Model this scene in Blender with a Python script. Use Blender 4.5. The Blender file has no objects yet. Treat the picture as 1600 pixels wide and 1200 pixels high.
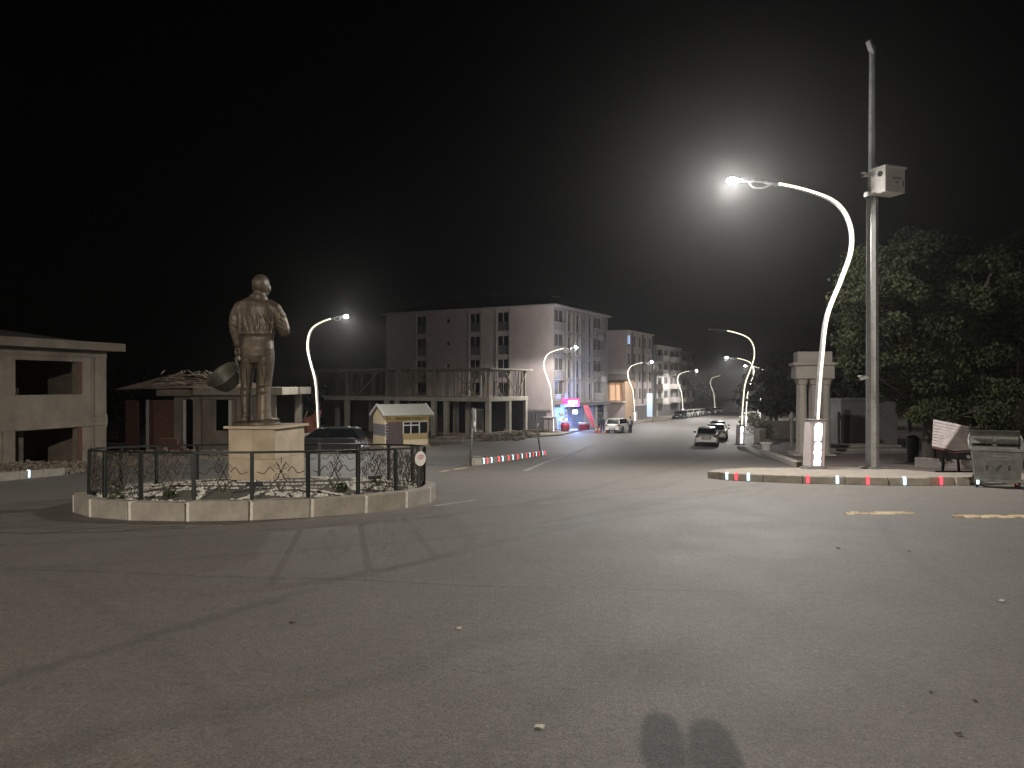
import bpy, bmesh, math, random
from mathutils import Vector, Matrix
from bisect import bisect_right
random.seed(7)
R = math.radians
SC = bpy.context.scene
COL = SC.collection

# ------------------------------------------------------------------ camera, sky, exposure
EYE = 1.6
F = 1180.0                     # focal length in photo pixels
cam_d = bpy.data.cameras.new('camera'); cam = bpy.data.objects.new('camera', cam_d); COL.objects.link(cam)
cam.location = (0, 0, EYE); cam.rotation_euler = (R(90), 0, 0)
cam_d.sensor_width = 36; cam_d.lens = 36 * F / 1600; cam_d.clip_start = .05; cam_d.clip_end = 4000
SC.camera = cam
world = bpy.data.worlds.new('World'); SC.world = world; world.use_nodes = True
wn = world.node_tree; bg = wn.nodes['Background']
sky = wn.nodes.new('ShaderNodeTexSky'); sky.sky_type = 'NISHITA'; sky.sun_disc = False
sky.sun_elevation = R(3); sky.sun_rotation = R(200); sky.altitude = 1000
desat = wn.nodes.new('ShaderNodeHueSaturation'); desat.inputs['Saturation'].default_value = .3
wn.links.new(sky.outputs[0], desat.inputs['Color']); wn.links.new(desat.outputs[0], bg.inputs[0])
bg.inputs[1].default_value = .0003
SC.view_settings.view_transform = 'Standard'; SC.view_settings.look = 'None'
SC.view_settings.exposure = 0.0; SC.view_settings.gamma = 1
SC.cycles.use_denoising = True
SC.cycles.max_bounces = 5; SC.cycles.diffuse_bounces = 3; SC.cycles.glossy_bounces = 3
SC.cycles.sample_clamp_indirect = 4; SC.cycles.volume_bounces = 0

# ------------------------------------------------------------------ terrain profile (falls away from the camera)
KN = [(-80, 3.4), (-40, 1.7), (0, 0), (12, -.52), (20, -.98), (30, -1.6), (48, -2.75), (57, -3.1), (77, -3.42), (109, -3.95), (143, -4.6), (170, -5.1), (260, -6.6), (900, -14)]
def lin(tab, y):
    if y <= tab[0][0]: return tab[0][1]
    if y >= tab[-1][0]: return tab[-1][1]
    i = bisect_right([t[0] for t in tab], y) - 1
    a, b = tab[i], tab[i + 1]
    return a[1] + (b[1] - a[1]) * (y - a[0]) / (b[0] - a[0])
YS = [-80, -60, -40] + list(range(-38, 122, 2)) + [130, 143, 156, 170, 200, 260, 400, 900]
TAB = [(y, sum(lin(KN, y + d) for d in (-4, -2, 0, 2, 4)) / 5) for y in YS]
Z0 = lin(TAB, 0)
TAB = [(y, z - Z0) for y, z in TAB]
def gz(y): return lin(TAB, y)
def wx(px, d): return (px - 800) / F * d            # sideways metres of a photo column at depth d
def wz(py, d): return EYE - (py - 600) / F * d

# ------------------------------------------------------------------ materials
MATS = {}
def mat(name, col, rough=.7, metal=0., var=.18, scale=6., bump=0., bscale=60., emit=None, estr=0., col2=None, spec=.5, coat=0., trans=0., stretch=None):
    if name in MATS: return MATS[name]
    m = bpy.data.materials.new(name); m.use_nodes = True
    nt = m.node_tree; N = nt.nodes; L = nt.links; b = N['Principled BSDF']
    b.inputs['Roughness'].default_value = rough; b.inputs['Metallic'].default_value = metal
    b.inputs['Specular IOR Level'].default_value = spec
    if coat: b.inputs['Coat Weight'].default_value = coat; b.inputs['Coat Roughness'].default_value = .08
    if trans: b.inputs['Transmission Weight'].default_value = trans
    tc = N.new('ShaderNodeTexCoord')
    if var > 0:
        n1 = N.new('ShaderNodeTexNoise'); n1.inputs['Scale'].default_value = scale; n1.inputs['Detail'].default_value = 6; n1.inputs['Roughness'].default_value = .65
        if stretch:
            mp_ = N.new('ShaderNodeMapping'); mp_.inputs['Scale'].default_value = stretch; L.new(tc.outputs['Object'], mp_.inputs['Vector']); L.new(mp_.outputs[0], n1.inputs['Vector'])
        else: L.new(tc.outputs['Object'], n1.inputs['Vector'])
        rp = N.new('ShaderNodeValToRGB'); rp.color_ramp.elements[0].position = .3; rp.color_ramp.elements[1].position = .7
        c2 = col2 or tuple(min(1, c * (1 + var)) for c in col); c1 = tuple(c * (1 - var) for c in col)
        rp.color_ramp.elements[0].color = (*c1, 1); rp.color_ramp.elements[1].color = (*c2, 1)
        L.new(n1.outputs['Fac'], rp.inputs['Fac']); L.new(rp.outputs['Color'], b.inputs['Base Color'])
    else:
        b.inputs['Base Color'].default_value = (*col, 1)
    if bump:
        n2 = N.new('ShaderNodeTexNoise'); n2.inputs['Scale'].default_value = bscale; n2.inputs['Detail'].default_value = 5
        L.new(tc.outputs['Object'], n2.inputs['Vector'])
        bp = N.new('ShaderNodeBump'); bp.inputs['Strength'].default_value = bump; bp.inputs['Distance'].default_value = .02
        L.new(n2.outputs['Fac'], bp.inputs['Height']); L.new(bp.outputs['Normal'], b.inputs['Normal'])
    if emit:
        b.inputs['Emission Color'].default_value = (*emit, 1); b.inputs['Emission Strength'].default_value = estr
    MATS[name] = m
    return m

def asphalt():
    m = mat('asphalt', (.12, .112, .1), .62, var=0)
    nt = m.node_tree; N = nt.nodes; L = nt.links; b = N['Principled BSDF']
    tc = N.new('ShaderNodeTexCoord'); P = tc.outputs['Object']
    def noise(s, det=6, ro=.6):
        n = N.new('ShaderNodeTexNoise'); n.inputs['Scale'].default_value = s; n.inputs['Detail'].default_value = det; n.inputs['Roughness'].default_value = ro
        L.new(P, n.inputs['Vector']); return n.outputs['Fac']
    def mth(op, a, bb=None, clamp=False):
        n = N.new('ShaderNodeMath'); n.operation = op; n.use_clamp = clamp
        for i, v in enumerate((a, bb)):
            if v is None: continue
            if isinstance(v, (int, float)): n.inputs[i].default_value = v
            else: L.new(v, n.inputs[i])
        return n.outputs[0]
    def rng(v, a, bb, c, d):
        n = N.new('ShaderNodeMapRange'); n.clamp = True; L.new(v, n.inputs[0])
        for i, q in enumerate((a, bb, c, d)): n.inputs[i + 1].default_value = q
        return n.outputs[0]
    sep = N.new('ShaderNodeSeparateXYZ'); L.new(P, sep.inputs[0]); X, Y = sep.outputs[0], sep.outputs[1]
    big = rng(noise(.16, 5), .3, .7, .93, 1.06)
    mid = rng(noise(1.3, 7, .7), .3, .7, .92, 1.07)
    fine = mth('MULTIPLY', rng(noise(70, 3), .3, .72, .55, 1.5), rng(noise(17, 5, .75), .3, .7, .78, 1.24))
    val = mth('MULTIPLY', mth('MULTIPLY', big, mid), fine)
    wob = rng(noise(.7, 3), .2, .8, -.28, .28); wob2 = rng(noise(5, 4), .2, .8, -.07, .07)
    # oily tyre tracks and paving joints: (x0,y0,x1,y1,half width,darkening)
    segs = [(-4.2, 2.2, -1.7, 7.4, .1, .24), (-1.7, 7.4, 1.2, 11.5, .1, .17), (-3.2, 2.7, .6, 6.0, .15, .15), (-1.2, 2.2, 1.3, 5.6, .2, .1),
            (-9, 8.6, -5.4, 7.95, .035, .3), (-5.4, 7.95, .42, 7.05, .03, .34), (.42, 7.05, 3.2, 6.85, .02, .25),
            (.3, 11.2, 5.5, 17.5, .12, .2), (-2.5, 10.6, 4.6, 20, .12, .16), (1.5, 13, 13, 28, .16, .16), (.2, 13.8, 10, 37, .2, .16), (3, 3, 7.5, 9.5, .15, .12)]
    for x0, y0, x1, y1, hw, dk in segs:
        l = math.hypot(x1 - x0, y1 - y0); ux, uy = (x1 - x0) / l, (y1 - y0) / l
        dx = mth('SUBTRACT', X, x0); dy = mth('SUBTRACT', Y, y0)
        t = mth('ADD', mth('MULTIPLY', dx, ux), mth('MULTIPLY', dy, uy))
        d = mth('ABSOLUTE', mth('ADD', mth('SUBTRACT', mth('MULTIPLY', dx, uy), mth('MULTIPLY', dy, ux)), mth('ADD', wob2, wob if hw > .1 else mth('MULTIPLY', wob, .4))))
        a = rng(d, hw * .35, hw * 1.25, dk, 0)
        e = mth('MULTIPLY', rng(t, -.2, min(.6, l * .2), 0, 1), rng(t, l - min(.8, l * .2), l + .2, 1, 0))
        val = mth('MULTIPLY', val, mth('SUBTRACT', 1, mth('MULTIPLY', a, e)))
    for cx, cy, r, hw, dk, y0, y1 in ((-12, 26, 17.5, .1, .14, 6, 22), (-11.5, 26.5, 19.6, .1, .12, 6, 20), (24, 2, 17.2, .1, .12, 6, 17), (23, 3, 19.3, .1, .1, 5, 17), (-16, -6, 17.6, .09, .09, 2.5, 12), (8, 34, 20, .14, .11, 14, 22)):
        ax = mth('SUBTRACT', X, cx); ay = mth('SUBTRACT', Y, cy)
        d = mth('ABSOLUTE', mth('ADD', mth('SUBTRACT', mth('SQRT', mth('ADD', mth('MULTIPLY', ax, ax), mth('MULTIPLY', ay, ay))), r), mth('MULTIPLY', wob2, .8)))
        a = mth('MULTIPLY', rng(d, hw * .3, hw * 1.3, dk, 0), mth('MULTIPLY', rng(Y, y0, y0 + 2, 0, 1), rng(Y, y1 - 2.5, y1, 1, 0)))
        val = mth('MULTIPLY', val, mth('SUBTRACT', 1, a))
    # hairline cracks
    vc = N.new('ShaderNodeTexVoronoi'); vc.feature = 'DISTANCE_TO_EDGE'; vc.inputs['Scale'].default_value = .33
    wv = N.new('ShaderNodeVectorMath'); wv.operation = 'ADD'; nz = N.new('ShaderNodeTexNoise'); nz.inputs['Scale'].default_value = 1.4; nz.inputs['Detail'].default_value = 5; L.new(P, nz.inputs['Vector'])
    L.new(P, wv.inputs[0]); L.new(nz.outputs['Color'], wv.inputs[1]); L.new(wv.outputs[0], vc.inputs['Vector'])
    crack = mth('MULTIPLY', rng(vc.outputs['Distance'], .001, .004, .3, 0), rng(noise(.35, 3), .52, .6, 0, 1))
    val = mth('MULTIPLY', val, mth('SUBTRACT', 1, crack))
    # pale chippings worn out of the surface
    vo = N.new('ShaderNodeTexVoronoi'); vo.inputs['Scale'].default_value = 26; L.new(P, vo.inputs['Vector'])
    chip = mth('MULTIPLY', rng(vo.outputs['Distance'], .1, .2, 1, 0), rng(noise(2.2, 4), .5, .66, 0, 1))
    val = mth('ADD', val, mth('MULTIPLY', chip, .55))
    mx = N.new('ShaderNodeVectorMath'); mx.operation = 'SCALE'; mx.inputs[0].default_value = (.14, .128, .114); L.new(val, mx.inputs['Scale'])
    L.new(mx.outputs[0], b.inputs['Base Color'])
    L.new(rng(noise(1.1, 5), .3, .7, .64, .72), b.inputs['Roughness'])
    bp = N.new('ShaderNodeBump'); bp.inputs['Strength'].default_value = .75; bp.inputs['Distance'].default_value = .012
    L.new(mth('ADD', noise(85, 4), mth('MULTIPLY', noise(9, 4), .7)), bp.inputs['Height']); L.new(bp.outputs['Normal'], b.inputs['Normal'])
    return m

M_asph = asphalt()
M_dirt = mat('dirt', (.17, .14, .105), .95, var=.35, scale=1.6, bump=.8, bscale=9)
M_conc = mat('concrete', (.27, .245, .2), .85, var=.2, scale=2.2, bump=.25, bscale=30)
M_conc2 = mat('raw_concrete', (.2, .172, .135), .9, var=.28, scale=1.1, bump=.3, bscale=14)
M_kerb = mat('kerb_stone', (.27, .245, .205), .8, var=.22, scale=5, bump=.3, bscale=40)
M_joint = mat('joint_mortar', (.55, .52, .46), .85, var=.15, scale=12)
M_pave = mat('pavement', (.235, .203, .17), .85, var=.2, scale=3, bump=.3, bscale=25)
M_plaza = mat('plaza_paving', (.11, .085, .078), .8, var=.3, scale=2.4, bump=.3, bscale=12)
M_soil = mat('soil', (.075, .066, .05), .95, var=.4, scale=8, bump=.9, bscale=25)
M_pebble = mat('pebble', (.52, .5, .44), .75, var=.2, scale=9)
M_marble = mat('plinth_marble', (.46, .36, .235), .42, var=.16, scale=2.6, bump=.05, bscale=30)
M_bronze = mat('statue_bronze', (.062, .049, .036), .5, metal=.3, var=.5, scale=7, bump=.3, bscale=26, col2=(.16, .127, .092), stretch=(1, 1, .3))
M_hat = mat('hat_bronze', (.055, .055, .04), .55, metal=.2, var=.4, scale=7, bump=.2, bscale=20)
M_iron = mat('black_iron', (.018, .022, .02), .45, metal=.4, var=.3, scale=20, bump=.1)
M_rust = mat('old_iron', (.05, .042, .032), .7, metal=.3, var=.4, scale=30)
M_grey = mat('grey_steel', (.2, .2, .2), .5, metal=.4, var=.2, scale=6)
M_pole = mat('pole_grey', (.25, .25, .245), .5, metal=.35, var=.25, scale=4, bump=.1)
M_galv = mat('galvanised', (.14, .142, .13), .55, metal=.55, var=.3, scale=5, bump=.2, bscale=12)
M_white = mat('white_paint', (.62, .6, .57), .5, var=.08, scale=5)
M_black = mat('black_rubber', (.015, .015, .016), .7, var=.2)
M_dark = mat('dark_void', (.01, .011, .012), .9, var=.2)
M_glass = mat('dark_glass', (.012, .015, .018), .06, var=0, spec=.8)
M_led = mat('led_strip', (.8, .75, .6), .5, var=0, emit=(1, .92, .7), estr=1.7)
M_ledbox = mat('lit_letters', (.9, .9, .9), .5, var=0, emit=(1, .96, 1), estr=2.6)
M_boxskin = mat('lamp_housing', (.42, .37, .38), .35, var=.08, scale=5)
M_lens = mat('lamp_lens', (1, 1, 1), .3, var=0, emit=(.96, 1, .93), estr=60)
_nt = M_lens.node_tree; _em = _nt.nodes.new('ShaderNodeEmission'); _em.inputs[0].default_value = (1, .99, .95, 1); _em.inputs[1].default_value = 60
_tr = _nt.nodes.new('ShaderNodeBsdfTransparent'); _ad = _nt.nodes.new('ShaderNodeAddShader'); _nt.links.new(_em.outputs[0], _ad.inputs[0]); _nt.links.new(_tr.outputs[0], _ad.inputs[1]); _nt.links.new(_ad.outputs[0], _nt.nodes['Material Output'].inputs['Surface'])
M_lensoff = mat('lamp_lens_unlit', (.4, .4, .38), .2, var=0)
M_ledw = mat('marker_white', (.9, .95, 1), .4, var=0, emit=(.5, .82, 1), estr=1.5)
M_ledr = mat('marker_red', (.9, .1, .1), .4, var=0, emit=(1, .06, .1), estr=1.7)
M_brick = mat('red_brick', (.11, .05, .036), .9, var=.25, scale=4, bump=.3)
M_yellow = mat('yellow_road_paint', (.6, .46, .27), .75, var=.25, scale=14)
M_cream = mat('cream_panel', (.76, .64, .43), .6, var=.06, scale=3)
M_tan = mat('tan_panel', (.42, .33, .17), .6, var=.1, scale=4)
M_purple = mat('grey_violet_panel', (.24, .22, .25), .6, var=.08, scale=4)
M_brownp = mat('brown_slat', (.1, .075, .08), .7, var=.2, scale=6)
M_roofw = mat('kiosk_roof', (.42, .42, .38), .6, var=.1, scale=3)
M_frame = mat('frame_concrete', (.36, .33, .27), .88, var=.22, scale=1.2, bump=.25, bscale=14)
M_wood = mat('timber', (.22, .185, .13), .85, var=.35, scale=5, bump=.2)
M_wall1 = mat('rendered_wall', (.5, .43, .42), .85, var=.1, scale=.8, bump=.1)
M_wall2 = mat('rendered_wall_grey', (.32, .3, .29), .85, var=.15, scale=.8, bump=.1)
M_trim = mat('pale_trim', (.45, .42, .4), .8, var=.1)
M_shut = mat('window_panel', (.13, .125, .13), .6, var=.15, scale=2)
M_roofd = mat('dark_roof', (.06, .05, .045), .9, var=.3, scale=3)
M_ochre = mat('ochre_wall', (.34, .235, .16), .85, var=.12, scale=1.5)
M_litwin = mat('lit_window_blue', (.5, .6, .9), .4, var=0, emit=(.45, .6, 1), estr=1.0)
M_litwarm = mat('lit_window_warm', (.9, .6, .4), .4, var=0, emit=(1, .55, .32), estr=.22)
M_pink = mat('pink_sign', (.8, .05, .2), .4, var=0, emit=(1, .06, .25), estr=1.3)
M_signw = mat('sign_white', (.9, .9, .9), .4, var=0, emit=(1, .9, 1), estr=1.6)
M_flood = mat('shop_flood', (1, 1, 1), .4, var=0, emit=(.75, .9, 1), estr=30)
M_flag = mat('red_flag', (.6, .06, .12), .7, var=.1)
M_stone = mat('gate_stone', (.36, .32, .28), .8, var=.12, scale=1.5, bump=.15)
M_trunk = mat('bark', (.032, .026, .02), .95, var=.3, scale=8, bump=.6, bscale=20)
M_skin = mat('skin', (.35, .2, .14), .6, var=.05)
M_cloth = mat('dark_cloth', (.03, .035, .045), .9, var=.2)
M_cloth2 = mat('grey_cloth', (.3, .3, .3), .9, var=.15)
def leafmat(name, c):
    m = mat(name, c, .85, spec=.15, var=.5, scale=.9, col2=(c[0] * 1.9, c[1] * 1.7, c[2] * 1.5))
    return m
M_leaf = leafmat('leaf_green', (.0145, .019, .008)); M_leafd = leafmat('leaf_dark', (.009, .012, .008))

# ------------------------------------------------------------------ mesh helpers
class MB:
    def __init__(s): s.v = []; s.f = []
    def add(s, vs, fs):
        o = len(s.v); s.v += [tuple(v) for v in vs]; s.f += [tuple(i + o for i in f) for f in fs]; return s
    def box(s, c, d, rot=None):
        x, y, z = (q / 2 for q in d); vs = [Vector((a * x, b * y, e * z)) for a in (-1, 1) for b in (-1, 1) for e in (-1, 1)]
        if rot is not None: vs = [rot @ v for v in vs]
        c = Vector(c)
        return s.add([v + c for v in vs], [(0, 1, 3, 2), (4, 6, 7, 5), (0, 4, 5, 1), (2, 3, 7, 6), (0, 2, 6, 4), (1, 5, 7, 3)])
    def span(s, x0, x1, y0, y1, z0, z1): return s.box(((x0 + x1) / 2, (y0 + y1) / 2, (z0 + z1) / 2), (abs(x1 - x0), abs(y1 - y0), abs(z1 - z0)))
    def beam(s, a, b, w, h=None, up=(0, 0, 1)):
        a, b = Vector(a), Vector(b); t = (b - a); l = t.length; t.normalize(); u = Vector(up)
        if abs(t.dot(u)) > .98: u = Vector((0, 1, 0))
        sd = t.cross(u).normalized(); u = sd.cross(t)
        return s.box((a + b) / 2, (l, w, h or w), Matrix((t, sd, u)).transposed())
    def rings(s, rs, cap=True):
        n = len(rs[0]); o = len(s.v)
        for r in rs: s.v += [tuple(p) for p in r]
        for k in range(len(rs) - 1):
            for i in range(n): s.f.append((o + k * n + i, o + k * n + (i + 1) % n, o + (k + 1) * n + (i + 1) % n, o + (k + 1) * n + i))
        if cap:
            s.f.append(tuple(o + i for i in reversed(range(n)))); s.f.append(tuple(o + (len(rs) - 1) * n + i for i in range(n)))
        return s
    def tube(s, pts, rad, n=8, cap=True):
        pts = [Vector(p) for p in pts]; rs = []; ref = None
        for i, p in enumerate(pts):
            t = (pts[min(i + 1, len(pts) - 1)] - pts[max(i - 1, 0)]).normalized()
            if ref is None:
                ref = Vector((1, 0, 0)) if abs(t.x) < .9 else Vector((0, 1, 0))
            a = (ref - t * ref.dot(t)).normalized(); ref = a; b = t.cross(a)
            r = rad[i] if isinstance(rad, (list, tuple)) else rad
            rx, ry = r if isinstance(r, (list, tuple)) else (r, r)
            rs.append([p + a * math.cos(2 * math.pi * k / n) * rx + b * math.sin(2 * math.pi * k / n) * ry for k in range(n)])
        return s.rings(rs, cap)
    def lathe(s, prof, n=16, c=(0, 0, 0), rot=None, cap=True):
        c = Vector(c); rs = []
        for r, z in prof:
            ring = [Vector((r * math.cos(2 * math.pi * k / n), r * math.sin(2 * math.pi * k / n), z)) for k in range(n)]
            if rot is not None: ring = [rot @ p for p in ring]
            rs.append([p + c for p in ring])
        return s.rings(rs, cap)
    def prism(s, poly, axis, a0, a1):
        # poly in the two remaining axes, extruded along axis index
        def mk(p, a):
            q = list(p); q.insert(axis, a); return tuple(q)
        n = len(poly); o = len(s.v)
        s.v += [mk(p, a0) for p in poly] + [mk(p, a1) for p in poly]
        s.f.append(tuple(o + i for i in reversed(range(n)))); s.f.append(tuple(o + n + i for i in range(n)))
        for i in range(n): s.f.append((o + i, o + (i + 1) % n, o + n + (i + 1) % n, o + n + i))
        return s
    def mesh(s, name, m, smooth=False, bevel=0, seg=1, angle=None):
        me = bpy.data.meshes.new(name); me.from_pydata(s.v, [], s.f)
        bm = bmesh.new(); bm.from_mesh(me)
        bmesh.ops.recalc_face_normals(bm, faces=bm.faces)
        if bevel: bmesh.ops.bevel(bm, geom=[e for e in bm.edges if len(e.link_faces) == 2 and e.calc_face_angle(0) > .6], offset=bevel, segments=seg, affect='EDGES', profile=.6)
        bm.to_mesh(me); bm.free()
        if smooth:
            for p in me.polygons: p.use_smooth = True
            if angle: me.set_sharp_from_angle(angle=R(angle))
        if m is not None: me.materials.append(m)
        return me
    def build(s, name, m, parent=None, loc=(0, 0, 0), rz=0, **k):
        return link(name, s.mesh(name, m, **k), parent, loc, rz)
def link(name, data, parent=None, loc=(0, 0, 0), rz=0):
    o = bpy.data.objects.new(name, data); COL.objects.link(o); o.location = loc; o.rotation_euler = (0, 0, rz)
    if parent is not None: o.parent = parent
    return o
def tag(o, label=None, cat=None, group=None, kind=None):
    if label: o['label'] = label
    if cat: o['category'] = cat
    if group: o['group'] = group
    if kind: o['kind'] = kind
    return o
def thing(name, label, cat, loc=(0, 0, 0), rz=0, group=None):
    o = link(name, None, None, loc, rz); o.empty_display_size = .2
    return tag(o, label, cat, group)
def copy_tree(o, parent=None):
    c = o.copy(); COL.objects.link(c)
    if parent is not None: c.parent = parent
    for ch in list(o.children): copy_tree(ch, c)
    return c
def struct(o): o['kind'] = 'structure'; return o

def patch(name, poly, dz, m, skirt=0., kind='structure', parent=None):
    bm = bmesh.new(); bm.faces.new([bm.verts.new((x, y, 0)) for x, y in poly])
    y0, y1 = min(p[1] for p in poly), max(p[1] for p in poly)
    for y, _ in TAB:
        if y0 < y < y1: bmesh.ops.bisect_plane(bm, geom=bm.verts[:] + bm.edges[:] + bm.faces[:], plane_co=(0, y, 0), plane_no=(0, 1, 0))
    bmesh.ops.triangulate(bm, faces=bm.faces)
    for v in bm.verts: v.co.z = gz(v.co.y) + dz
    if skirt:
        be = [e for e in bm.edges if len(e.link_faces) == 1]
        r = bmesh.ops.extrude_edge_only(bm, edges=be)
        for v in r['geom']:
            if isinstance(v, bmesh.types.BMVert): v.co.z -= skirt
    bmesh.ops.recalc_face_normals(bm, faces=bm.faces)
    up = sum(f.normal.z * f.calc_area() for f in bm.faces)
    if up < 0: bmesh.ops.reverse_faces(bm, faces=bm.faces)
    me = bpy.data.meshes.new(name); bm.to_mesh(me); bm.free(); me.materials.append(m)
    o = link(name, me, parent)
    if kind and parent is None: o['kind'] = kind
    return o
def orient(o, p, q):
    t = (Vector(q) - Vector(p)).normalized(); sd = Vector((0, 0, 1)).cross(t).normalized(); u = t.cross(sd)
    o.rotation_euler = Matrix((t, sd, u)).transposed().to_euler(); o.location = (Vector(p) + Vector(q)) / 2
def resample(pts, step, closed=False):
    pts = [Vector((*p, 0)) if len(p) == 2 else Vector(p) for p in pts]
    if closed: pts.append(pts[0])
    out = [pts[0]]; need = step
    for a, b in zip(pts, pts[1:]):
        l = (b - a).length; pos = 0
        while l - pos >= need:
            pos += need; out.append(a + (b - a) * (pos / l)); need = step
        need -= l - pos
    return out
def catmull(pts, n=8):
    P = [Vector(p) for p in pts]; P = [2 * P[0] - P[1]] + P + [2 * P[-1] - P[-2]]; out = []
    for i in range(1, len(P) - 2):
        for k in range(n):
            t = k / n; a, b, c, d = P[i - 1:i + 3]
            out.append(.5 * ((2 * b) + (c - a) * t + (2 * a - 5 * b + 4 * c - d) * t * t + (3 * b - a - 3 * c + d) * t ** 3))
    out.append(P[-2]); return out

def ball(mb, c, r, n=14):
    rx, ry, rz = r if isinstance(r, tuple) else (r, r, r)
    mb.rings([[(c[0] + rx * math.sin(a) * math.cos(b), c[1] + ry * math.sin(a) * math.sin(b), c[2] - rz * math.cos(a)) for b in [2 * math.pi * k / 18 for k in range(18)]] for a in [math.pi * (i + .02) / (n + .04) for i in range(n + 1)]])
# ------------------------------------------------------------------ ground, road, pavements
patch('ground', [(-400, -80), (400, -80), (400, 900), (-400, 900)], -.03, M_dirt)
patch('road', [(-13.6, -60), (60, -60), (60, 17.5), (11.6, 18.9), (8.9, 23.0), (10.2, 25), (12.2, 33), (15.2, 45), (17.9, 56.5), (29, 86), (47, 130), (75, 200), (64, 202), (48, 172), (34, 143), (19, 109), (9, 86), (6.3, 78), (4.6, 72.2), (-5.4, 60.2), (-5.4, 49.6), (-14, 47), (-13.6, 24)], 0, M_asph)
patch('side_road', [(-60, 2), (-13.6, 2), (-13.6, 19.6), (-60, 17)], -.004, M_asph)
plaza = patch('plaza', [(11.9, 23.3), (10.4, 25), (12.4, 33), (15.4, 45), (18.1, 56.5), (29.2, 86), (80, 86), (80, 20), (24, 20), (16, 23.3)], .06, M_plaza, .2)
patch('pavement', [(5.75, 20.7), (6.5, 19.95), (7.4, 19.35), (9.4, 18.62), (11, 18.66), (11.9, 18.9), (11.4, 23.4), (7.2, 23.3), (6.0, 22.2), (5.6, 21.4)], .2, M_pave, .3)
patch('far_pavement', [(12, 19.4), (26, 18.6), (26, 21), (11.6, 22.8)], .1, M_pave, .2)
patch('left_pavement', [(-5.2, 60.4), (4.5, 72.3), (6.1, 78), (8.8, 86), (18.8, 109), (33.8, 143), (47.5, 171), (40, 175), (12, 109), (2.5, 84), (-3, 72), (-9, 64)], .12, M_pave, .25)

# ------------------------------------------------------------------ kerbs with marker lights
def kerb(name, label, pts, h=.2, w=.17, step=.98, off=0., mats=None, lights=None):
    root = link(name, None); root['kind'] = 'structure'; tag(root, label, 'kerb')
    P = resample(pts, step); me = None; cell = []
    me = MB().box((0, 0, (h - .12) / 2), (step - .016, w, h + .12)).mesh('kerb_stone', mats or M_kerb, bevel=.012)
    for a, b in zip(P, P[1:]):
        o = link('kerb_stone', me, root); orient(o, (a.x, a.y, gz(a.y)), (b.x, b.y, gz(b.y)))
        o.location.z += random.uniform(-.008, .008); cell.append(o)
    lm = MB().box((0, -w / 2 - .014, h * .55), (.075, .03, h * .86)).box((0, -w / 2 + .015, h + .01), (.075, .07, .026)).mesh('marker_light', M_ledw, bevel=.012)
    lr = lm.copy(); lr.materials.clear(); lr.materials.append(M_ledr)
    for s, kind in (lights or []):
        # s = arc length
        acc = 0
        for a, b in zip([Vector((*p, 0)) for p in pts], [Vector((*p, 0)) for p in pts[1:]]):
            l = (b - a).length
            if acc + l >= s:
                q = a + (b - a) * ((s - acc) / l); d = (b - a).normalized() * .1
                o = link('marker_light', lm if kind == 'w' else lr, root)
                orient(o, (q.x - d.x, q.y - d.y, gz(q.y - d.y)), (q.x + d.x, q.y + d.y, gz(q.y + d.y))); break
            acc += l
    return root
kp = [(5.62, 21.45), (5.85, 20.6), (6.5, 19.93), (7.4, 19.33), (9.4, 18.6), (10.9, 18.62)]
def arc_at(pts, px):
    acc = 0
    for a, b in zip(pts, pts[1:]):
        l = math.dist(a, b)
        for k in range(40):
            x = a[0] + (b[0] - a[0]) * k / 40; y = a[1] + (b[1] - a[1]) * k / 40
            if 800 + F * x / y >= px: return acc + l * k / 40
        acc += l
    return acc - .1
kl = [(arc_at(kp, p), c) for p, c in ((1138, 'w'), (1153, 'r'), (1171, 'w'), (1262, 'r'), (1305, 'w'), (1355, 'r'), (1409, 'w'), (1467, 'r'))]
kerb('kerb', 'pale stone kerb round the lamp corner with red and white marker lights', kp, lights=kl)
# kerb ramp by the waste container
MB().add([(10.92, 18.52, gz(18.5) - .05), (11.9, 18.62, gz(18.6) - .05), (11.9, 18.9, gz(18.9) - .05), (10.92, 18.8, gz(18.8) - .05), (10.92, 18.54, gz(18.5) + .2), (11.75, 18.62, gz(18.6) + .02), (11.75, 18.88, gz(18.9) + .02), (10.92, 18.78, gz(18.8) + .2)],
         [(0, 1, 2, 3), (4, 5, 6, 7), (0, 1, 5, 4), (1, 2, 6, 5), (2, 3, 7, 6), (3, 0, 4, 7)]).build('kerb_ramp', M_kerb, bevel=.01)
tag(bpy.data.objects['kerb_ramp'], 'sloped end stone of the lit kerb near the waste container', 'kerb', kind='structure')
mp = [(-1.55, 29.0), (-.3, 33.6), (.8, 38), (1.7, 42)]
L0 = sum(math.dist(a, b) for a, b in zip(mp, mp[1:]))
ml = []
for i in range(16):
    px = [749, 755, 762, 773, 780, 789, 796, 803, 810, 817, 823, 828, 833, 838, 843, 847][i]
    ml.append((min(arc_at(mp, px), L0 - .1), 'w' if i % 2 == 0 else 'r'))
kerb('median_kerb', 'long median kerb closely set with alternating red and white marker lights', mp, h=.24, w=.3, lights=ml)
kerb('median_kerb', 'unlit rear kerb of the median behind the marker lights', [(-1.7, 29.3), (-.5, 33.9), (.55, 38.2), (1.5, 42.2)], h=.2, w=.15)
kerb('side_kerb', 'short worn kerb in front of the rubble with one white marker', [(-13.75, 16), (-13.75, 20), (-13.62, 23)], h=.22, w=.2, lights=[(5.25, 'w')])
kerb('street_kerb', 'low kerb of the pavement before the building site', [(-5.3, 60.3), (4.6, 72.2), (6.3, 78)], h=.16, w=.2)

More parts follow.
